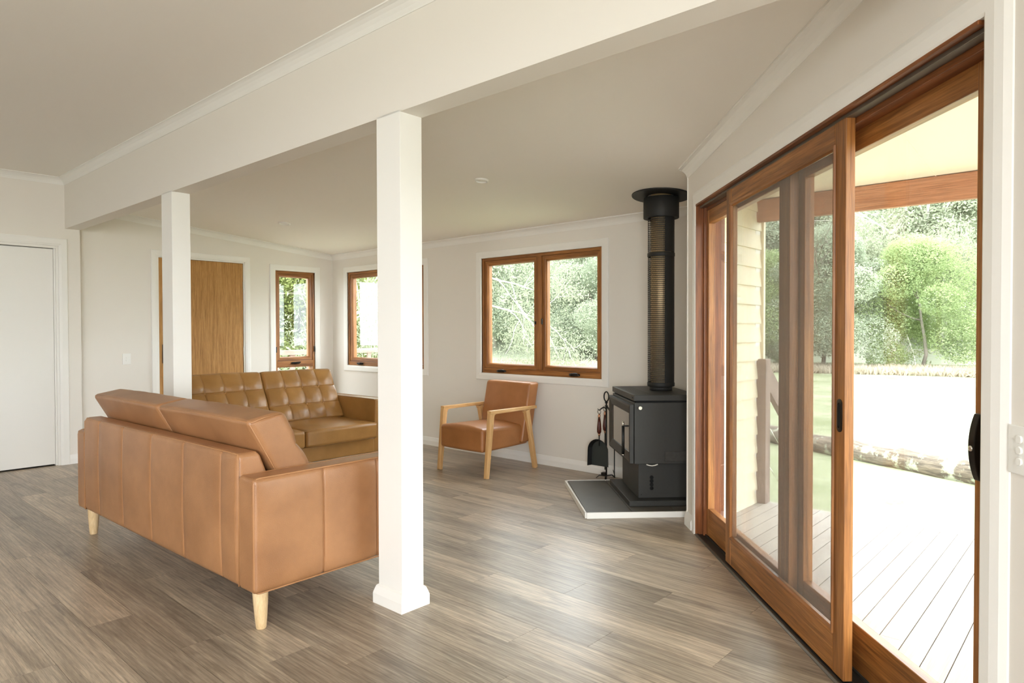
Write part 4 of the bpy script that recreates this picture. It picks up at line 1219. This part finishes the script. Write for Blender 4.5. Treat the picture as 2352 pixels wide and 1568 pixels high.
# ------------------------------------------------------------------ verandah, deck, outer wall
GZ = -0.5
def outdoors_near():
    q = F_DOOR.P(SEND, 0, 0)
    xe = q[0] + 0.075
    # weatherboards on the outside of the lounge wall
    t = thing('wall_outer', 'cream weatherboard outer wall seen through the sliding door', 'wall', kind='structure')
    me = None
    p = F_DOOR.P(SEND - 0.12, -0.16, 0)
    ya, yb = p[1] - 0.05, YB + 0.09
    n = 0
    for i in range(18):
        z = -0.06 + 0.138 * i
        if me is None:
            m2 = MB(); m2.extrude([(0.0, 0.0), (0.026, 0.0), (0.026, 0.012), (0.012, 0.148), (0.0, 0.148)], (0, 0, 0), (0, yb - ya, 0), (1, 0, 0))
            import bmesh
            me = m2.mesh('weatherboard'); me.materials.append(M['weatherboard'])
            b = bmesh.new(); b.from_mesh(me); bmesh.ops.recalc_face_normals(b, faces=b.faces); b.to_mesh(me); b.free()
        o = link('weatherboard', me, None, t); o.location = (xe - 0.012, ya, z)
    MB().box(WORLD, xe - 0.02, xe + 0.028, yb, yb + 0.035, -0.1, 2.4).build('corner_board', 'weatherboard', t)
    # deck
    YE = 5.035
    d = thing('deck', 'pale weathered timber deck outside the sliding door', 'deck', kind='structure')
    i = 0
    x = -2.03
    while x < 2.4:
        x1 = x + 0.0885
        def ylow(xx): return (DWD + 0.185 - N[0] * xx) / N[1]
        pl = [(x, ylow(x)), (x1, ylow(x1)), (x1, YE), (x, YE)]
        cx, cy = x, YE
        cut = None
        if i % 4 == 2: cut = YE - 1.9
        if i % 4 == 0: cut = YE - 2.55
        segs = [pl]
        if cut and cut > max(pl[0][1], pl[1][1]) + 0.1:
            segs = [[pl[0], pl[1], (x1, cut - 0.001), (x, cut - 0.001)], [(x, cut + 0.001), (x1, cut + 0.001), pl[2], pl[3]]]
        for sg in segs:
            m2 = MB(); m2.prism([(a - cx, b - cy) for a, b in sg], -0.022, 0.0, (0, 1, 0))
            me2 = m2.mesh('deck_board'); me2.materials.append(M['deck_wood'])
            o = link('deck_board', me2, None, d); o.location = (cx, cy, -0.02)
        x += 0.0925; i += 1
    MB().box(WORLD, -2.04, 2.4, YE - 0.045, YE - 0.005, -0.22, -0.043, 'a').build('fascia', 'verandah_wood', d)
    MB().box(WORLD, -2.04, 2.4, 1.2, YE - 0.05, -0.10, -0.06, 'a').build('joists', 'dark_void', d)
    # verandah ceiling sheets
    v = thing('ceiling_verandah', 'cream sheeted verandah ceiling above the deck', 'ceiling', kind='structure')
    def zv(y): return 2.235 + 0.085 * (5.0 - y)
    xs = [-2.06, -0.86, 0.34, 1.54, 2.6]
    for a, b in zip(xs[:-1], xs[1:]):
        def yl(xx): return max((DWD + 0.17 - N[0] * xx) / N[1], -0.8)
        g = 0.002
        ylo = [yl(a), yl(b)]
        vs = [(a + g, ylo[0], zv(ylo[0])), (b - g, ylo[1], zv(ylo[1])), (b - g, 5.12, zv(5.12)), (a + g, 5.12, zv(5.12))]
        vs += [(x_, y_, z_ + 0.02) for x_, y_, z_ in vs]
        m2 = MB(); m2.add(vs, [(0, 1, 2, 3), (7, 6, 5, 4), (0, 4, 5, 1), (1, 5, 6, 2), (2, 6, 7, 3), (3, 7, 4, 0)])
        m2.build('ceiling_sheet', 'verandah_cream', v)
    b = MB(); b.box(WORLD, -2.005, 2.7, 4.93, 4.985, 2.073, 2.235, 'a')
    structure(b.build('verandah_beam', 'verandah_wood', None, 0.003), 'brown timber verandah beam above the deck edge', 'beam')
    b = MB(); b.box(WORLD, 2.28, 2.37, 4.91, 5.0, -0.02, 2.075)
    structure(b.build('verandah_post', 'verandah_wood', None, 0.003), 'timber verandah post at the far deck corner', 'post')
    # stair newel and handrail
    nw = thing('stair_newel', 'short pinkish timber post at the deck corner with a sloping handrail', 'newel post', (-1.975, 4.985, -0.02))
    MB().box(WORLD, -0.045, 0.045, -0.045, 0.045, 0.0, 1.075).build('post', 'weathered_wood', nw, 0.003)
    MB().bar((0.0, 0.045, 0.965), (0.0, 0.74, 0.42), 0.042, 0.150, side=(1, 0, 0)).build('handrail', 'weathered_wood', nw, 0.003)
    MB().box(WORLD, -0.04, 0.04, 0.70, 0.78, -0.48, 0.47).build('lower_post', 'weathered_wood', nw, 0.003)
    for z_ in (0.62, 0.32): MB().tube([(0, 0.04, z_), (0, 0.70, z_ - 0.5)], 0.003, 6).build('wire', 'steel', nw)
    # front porch balustrade outside the narrow window
    pr = thing('porch_balustrade', 'pinkish timber porch railing outside the narrow window', 'balustrade', (-9.6, 5.2, GZ))
    MB().box(WORLD, -0.05, 0.05, -3.0, 3.0, 1.40, 1.475, 'b').build('top_rail', 'weathered_wood', pr, 0.003)
    MB().box(WORLD, -0.03, 0.03, -3.0, 3.0, 0.62, 0.69, 'b').build('bottom_rail', 'weathered_wood', pr, 0.003)
    for k in range(21):
        yk = -2.9 + k * 0.29
        MB().box(WORLD, -0.02, 0.02, yk - 0.035, yk + 0.035, 0.69, 1.40).build('baluster', 'weathered_wood', pr)
    for yk in (-3.0, 0.0, 3.0): MB().box(WORLD, -0.045, 0.045, yk - 0.045, yk + 0.045, 0.0, 1.40).build('post', 'weathered_wood', pr)
    # porch slab
    MB_ = MB().box(WORLD, -9.8, XL2 - 0.12, 1.5, 8.3, GZ, -0.03, 'b')
    structure(MB_.build('porch_floor', 'deck_wood'), 'pale porch floor outside the front door', 'porch')
    # lawn
    mb = MB(); mb.prism([(-90, -40), (60, -40), (60, 90), (-90, 90)], GZ - 0.2, GZ)
    structure(mb.build('lawn', 'lawn'), 'pale lawn around the house', 'lawn')
    # lichen covered log
    rg = np.random.RandomState(3)
    p0, p1 = np.array([-6.6, 11.75, GZ + 0.13]), np.array([2.6, 7.65, GZ + 0.13])
    m = 40; pts = []; rs = []
    for i in range(m + 1):
        u = i / m
        pts.append(p0 + (p1 - p0) * u + np.array([0, rg.normal(0, .012), rg.normal(0, .012) + .03 * math.sin(u * 9)]))
        rs.append(0.150 + 0.02 * math.sin(u * 13) + rg.normal(0, .006))
    mb = MB(); mb.tube(pts, rs, 16)
    tag(mb.build('log', 'log_bark'), 'long lichen-covered log lying across the lawn beyond the deck', 'log')
outdoors_near()

# ------------------------------------------------------------------ trees
def quad_cloud(name, C, size, up, mat, rg, droop=0.0, aspect=1.6):
    """leaf cards: centres C (n,3)"""
    n = len(C)
    d = rg.normal(size=(n, 3)); d[:, 2] = d[:, 2] * (0.5) - droop
    d /= np.linalg.norm(d, axis=1, keepdims=True)
    r = rg.normal(size=(n, 3)); s_ = np.cross(d, r); s_ /= np.linalg.norm(s_, axis=1, keepdims=True)
    sz = size * (0.6 + 0.8 * rg.rand(n))[:, None]
    a, b = d * sz * aspect * 0.5, s_ * sz * 0.5
    V = np.stack([C - a, C + b * 0.9, C + a, C - b * 0.9], 1).reshape(-1, 3).astype(np.float32)
    me = bpy.data.meshes.new(name)
    me.vertices.add(4 * n); me.loops.add(4 * n); me.polygons.add(n)
    me.vertices.foreach_set('co', V.ravel())
    me.loops.foreach_set('vertex_index', np.arange(4 * n, dtype=np.int32))
    me.polygons.foreach_set('loop_start', np.arange(0, 4 * n, 4, dtype=np.int32))
    me.update(calc_edges=True)
    me.materials.append(M[mat])
    return me
def limb(mb, rg, p, d, L, r, depth, tips, bend=0.25, gravity=0.0):
    pts, rs = [p], [r]
    k = 6
    for i in range(k):
        d = d + rg.normal(0, bend * 0.35, 3) + np.array([0, 0, gravity]); d /= np.linalg.norm(d)
        p = p + d * L / k
        pts.append(p); rs.append(r * (1 - 0.62 * (i + 1) / k))
        if depth > 0 and i >= 2:
            for _ in range(1 + (rg.rand() < 0.4)):
                dd = d + rg.normal(0, 0.75, 3); dd /= np.linalg.norm(dd)
                limb(mb, rg, p, dd, L * (0.45 + 0.25 * rg.rand()), rs[-1] * 0.62, depth - 1, tips, bend, gravity)
        if depth <= 1: tips.append(p)
    mb.tube(pts, rs, 6)
def tree_meshes(seed, H_, crown, nleaf, leaf, lmat, bmat, shape='round', droop=0.0):
    rg = np.random.RandomState(seed)
    mb = MB(); tips = []
    if shape == 'gum':
        limb(mb, rg, np.array([0, 0, 0.0]), np.array([0.1, 0, 1.0]), H_ * 0.8, H_ * 0.016, 3, tips, 0.5, -0.01)
        tips = np.array(tips)
        idx = rg.randint(0, len(tips), nleaf)
        C = tips[idx] + rg.normal(0, crown * 0.13, (nleaf, 3)) + np.array([0, 0, -crown * 0.08])
    else:
        limb(mb, rg, np.array([0, 0, 0.0]), np.array([0, 0, 1.0]), H_ * 0.75, H_ * 0.014, 2, tips, 0.35)
        nb = 34
        cs = []
        for i in range(nb):
            a = rg.rand() * 2 * math.pi; u = rg.rand()
            zz = H_ * (0.10 + 0.78 * u)
            prof = max(0.0, math.sin(math.pi * min(0.99, 0.28 + 0.70 * u))) ** 0.6 if shape == 'round' else (1 - 0.5 * u)
            rr = crown * prof * (0.55 + 0.45 * rg.rand())
            cs.append((math.cos(a) * rr * .75, math.sin(a) * rr * .75, zz, crown * (0.26 + 0.2 * rg.rand())))
        cs = np.array(cs)
        idx = rg.randint(0, nb, nleaf)
        dv = rg.normal(size=(nleaf, 3)); dv /= np.linalg.norm(dv, axis=1, keepdims=True)
        rad = cs[idx, 3] * (0.72 + 0.33 * rg.rand(nleaf))
        C = cs[idx, :3] + dv * rad[:, None] * np.array([1, 1, 0.8])
    me_w = mb.mesh('trunk'); me_w.materials.append(M[bmat])
    me_l = quad_cloud('foliage', C, leaf, None, lmat, rg, droop, 2.6 if shape == 'gum' else 1.6)
    return me_w, me_l
TREES = {}
def plant(kind, x, y, z, rz, s, label, group=None):
    w_, l_ = TREES[kind]
    nm = {'gum': 'gum_tree', 'broad': 'broad_tree', 'hill': 'forest_tree', 'shrub': 'shrub'}[kind.split('_')[0]]
    t = thing(nm, label, 'shrub' if nm == 'shrub' else 'tree', (x, y, z), rz, group)
    t.scale = (s, s, s)
    link('trunk', w_, None, t); link('foliage', l_, None, t)
    return t
def trees():
    TREES['broad_1'] = tree_meshes(11, 6.0, 3.0, 90000, 0.048, 'leaf_green', 'bark_grey')
    TREES['broad_2'] = tree_meshes(12, 6.5, 2.8, 90000, 0.048, 'leaf_olive', 'bark_grey')
    TREES['gum_1'] = tree_meshes(21, 9.0, 3.4, 42000, 0.042, 'leaf_gum', 'bark_pale', 'gum', 0.9)
    TREES['gum_2'] = tree_meshes(22, 9.0, 3.4, 20000, 0.09, 'leaf_gum', 'bark_pale', 'gum', 0.9)
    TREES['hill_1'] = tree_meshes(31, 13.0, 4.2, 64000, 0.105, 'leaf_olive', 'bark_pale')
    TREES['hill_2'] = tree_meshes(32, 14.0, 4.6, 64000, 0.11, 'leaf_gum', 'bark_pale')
    TREES['broad_3'] = tree_meshes(13, 5.5, 2.6, 60000, 0.042, 'leaf_olive', 'bark_pale')
    TREES['shrub_1'] = tree_meshes(41, 4.0, 1.9, 60000, 0.036, 'leaf_bright', 'bark_grey')
    # view through the sliding door
    plant('broad_1', -6.3, 33.5, GZ, 0.4, 0.98, 'rounded bright green tree standing in the middle of the glass door view')
    plant('broad_2', -9.9, 32.0, GZ, 2.1, 1.05, 'olive green tree beside the screen door stile, left of the rounded green tree')
    plant('broad_1', -12.4, 31.5, GZ, 4.0, 0.92, 'green tree seen through the fly screen near the weatherboards')
    plant('gum_2', -4.3, 35.5, GZ, 1.0, 0.75, 'thin pale gum tree at the right of the glass door view')
    plant('gum_2', -8.4, 38.0, GZ, 3.0, 0.85, 'pale gum tree between the green trees beyond the lawn')
    # back windows
    plant('gum_1', -11.4, 10.4, GZ, 0.6, 0.85, 'white-branched gum tree with drooping leaves outside the two-light window')
    plant('gum_1', -19.6, 18.6, GZ, 2.6, 0.9, 'pale drooping gum tree behind the white-branched gum')
    plant('broad_2', -23.0, 33.0, GZ, 1.2, 1.3, 'dull green tree far off in the right light of the two-light window')
    plant('broad_2', -19.5, 30.5, GZ, 3.2, 1.1, 'far grey-green tree at the edge of the paddock')
    plant('broad_3', -18.4, 13.3, GZ, 4.4, 1.0, 'pale leafy tree seen in the window beside the near post')
    plant('broad_2', -27.5, 21.5, GZ, 0.3, 1.2, 'grey-green tree behind the pale one in the window beside the near post')
    plant('broad_2', -31.0, 25.0, GZ, 2.3, 1.2, 'far dull tree between the two back windows')
    plant('shrub_1', -13.6, 7.9, GZ, 0.0, 1.15, 'leafy yellow-green shrub filling the narrow window')
    plant('shrub_1', -15.2, 9.9, GZ, 2.0, 1.35, 'taller leafy shrub behind the first, right part of the narrow window')
    plant('shrub_1', -14.6, 6.1, GZ, 4.0, 1.3, 'leafy shrub by the porch, left part of the narrow window')
    # hillside forest
    lab = 'pale forest tree on the hillside beyond the lawn'
    rg = np.random.RandomState(5)
    def hz(x, y):
        d = math.hypot(x, y)
        return GZ + max(0.0, d - 40) * 0.30
    k = 0
    for row in range(6):
        d = 43 + row * 8.0
        n = int(math.radians(84) * d / 8.4)
        for i in range(n):
            a = math.radians(-12 + (72 + 12) * (i + 0.5 + rg.rand() * 0.3) / n)      # angle left of +Y
            x, y = -math.sin(a) * d, math.cos(a) * d
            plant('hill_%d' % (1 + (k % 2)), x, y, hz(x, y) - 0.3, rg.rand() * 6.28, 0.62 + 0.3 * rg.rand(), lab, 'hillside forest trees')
            k += 1
    # hill
    mb = MB(); vs, fs = [], []
    na, nd = 28, 8
    for j in range(nd):
        d = 40 + j * 12
        for i in range(na):
            a = math.radians(-40 + 150 * i / (na - 1))
            vs.append((-math.sin(a) * d, math.cos(a) * d, hz(-math.sin(a) * d, math.cos(a) * d) - 0.2 + rg.rand() * 0.6 * (j > 0)))
    for j in range(nd - 1):
        for i in range(na - 1): fs.append((j * na + i, j * na + i + 1, (j + 1) * na + i + 1, (j + 1) * na + i))
    mb.add(vs, fs, (1, 0, 0), True)
    structure(mb.build('hillside', 'hill_ground'), 'green hillside rising beyond the lawn', 'hill')
    # tall dry grass at the paddock edge
    rg = np.random.RandomState(9)
    n = 46000
    a = np.radians(-10 + 75 * rg.rand(n) ** 0.6)
    left = a > math.radians(26)
    d = np.where(left, 14 + 18 * rg.rand(n), 30 + 3.5 * rg.rand(n))
    hg = np.where(left, 0.20, 0.10)
    C = np.stack([-np.sin(a) * d, np.cos(a) * d, GZ + hg], 1)
    me = quad_cloud('tall_grass', C, 0.07, None, 'grass_dry', rg, -2.2, 6.0)
    o = link('tall_grass', me, None)
    tag(o, 'tall dry grass along the far edge of the lawn', 'grass', kind='stuff')
trees()
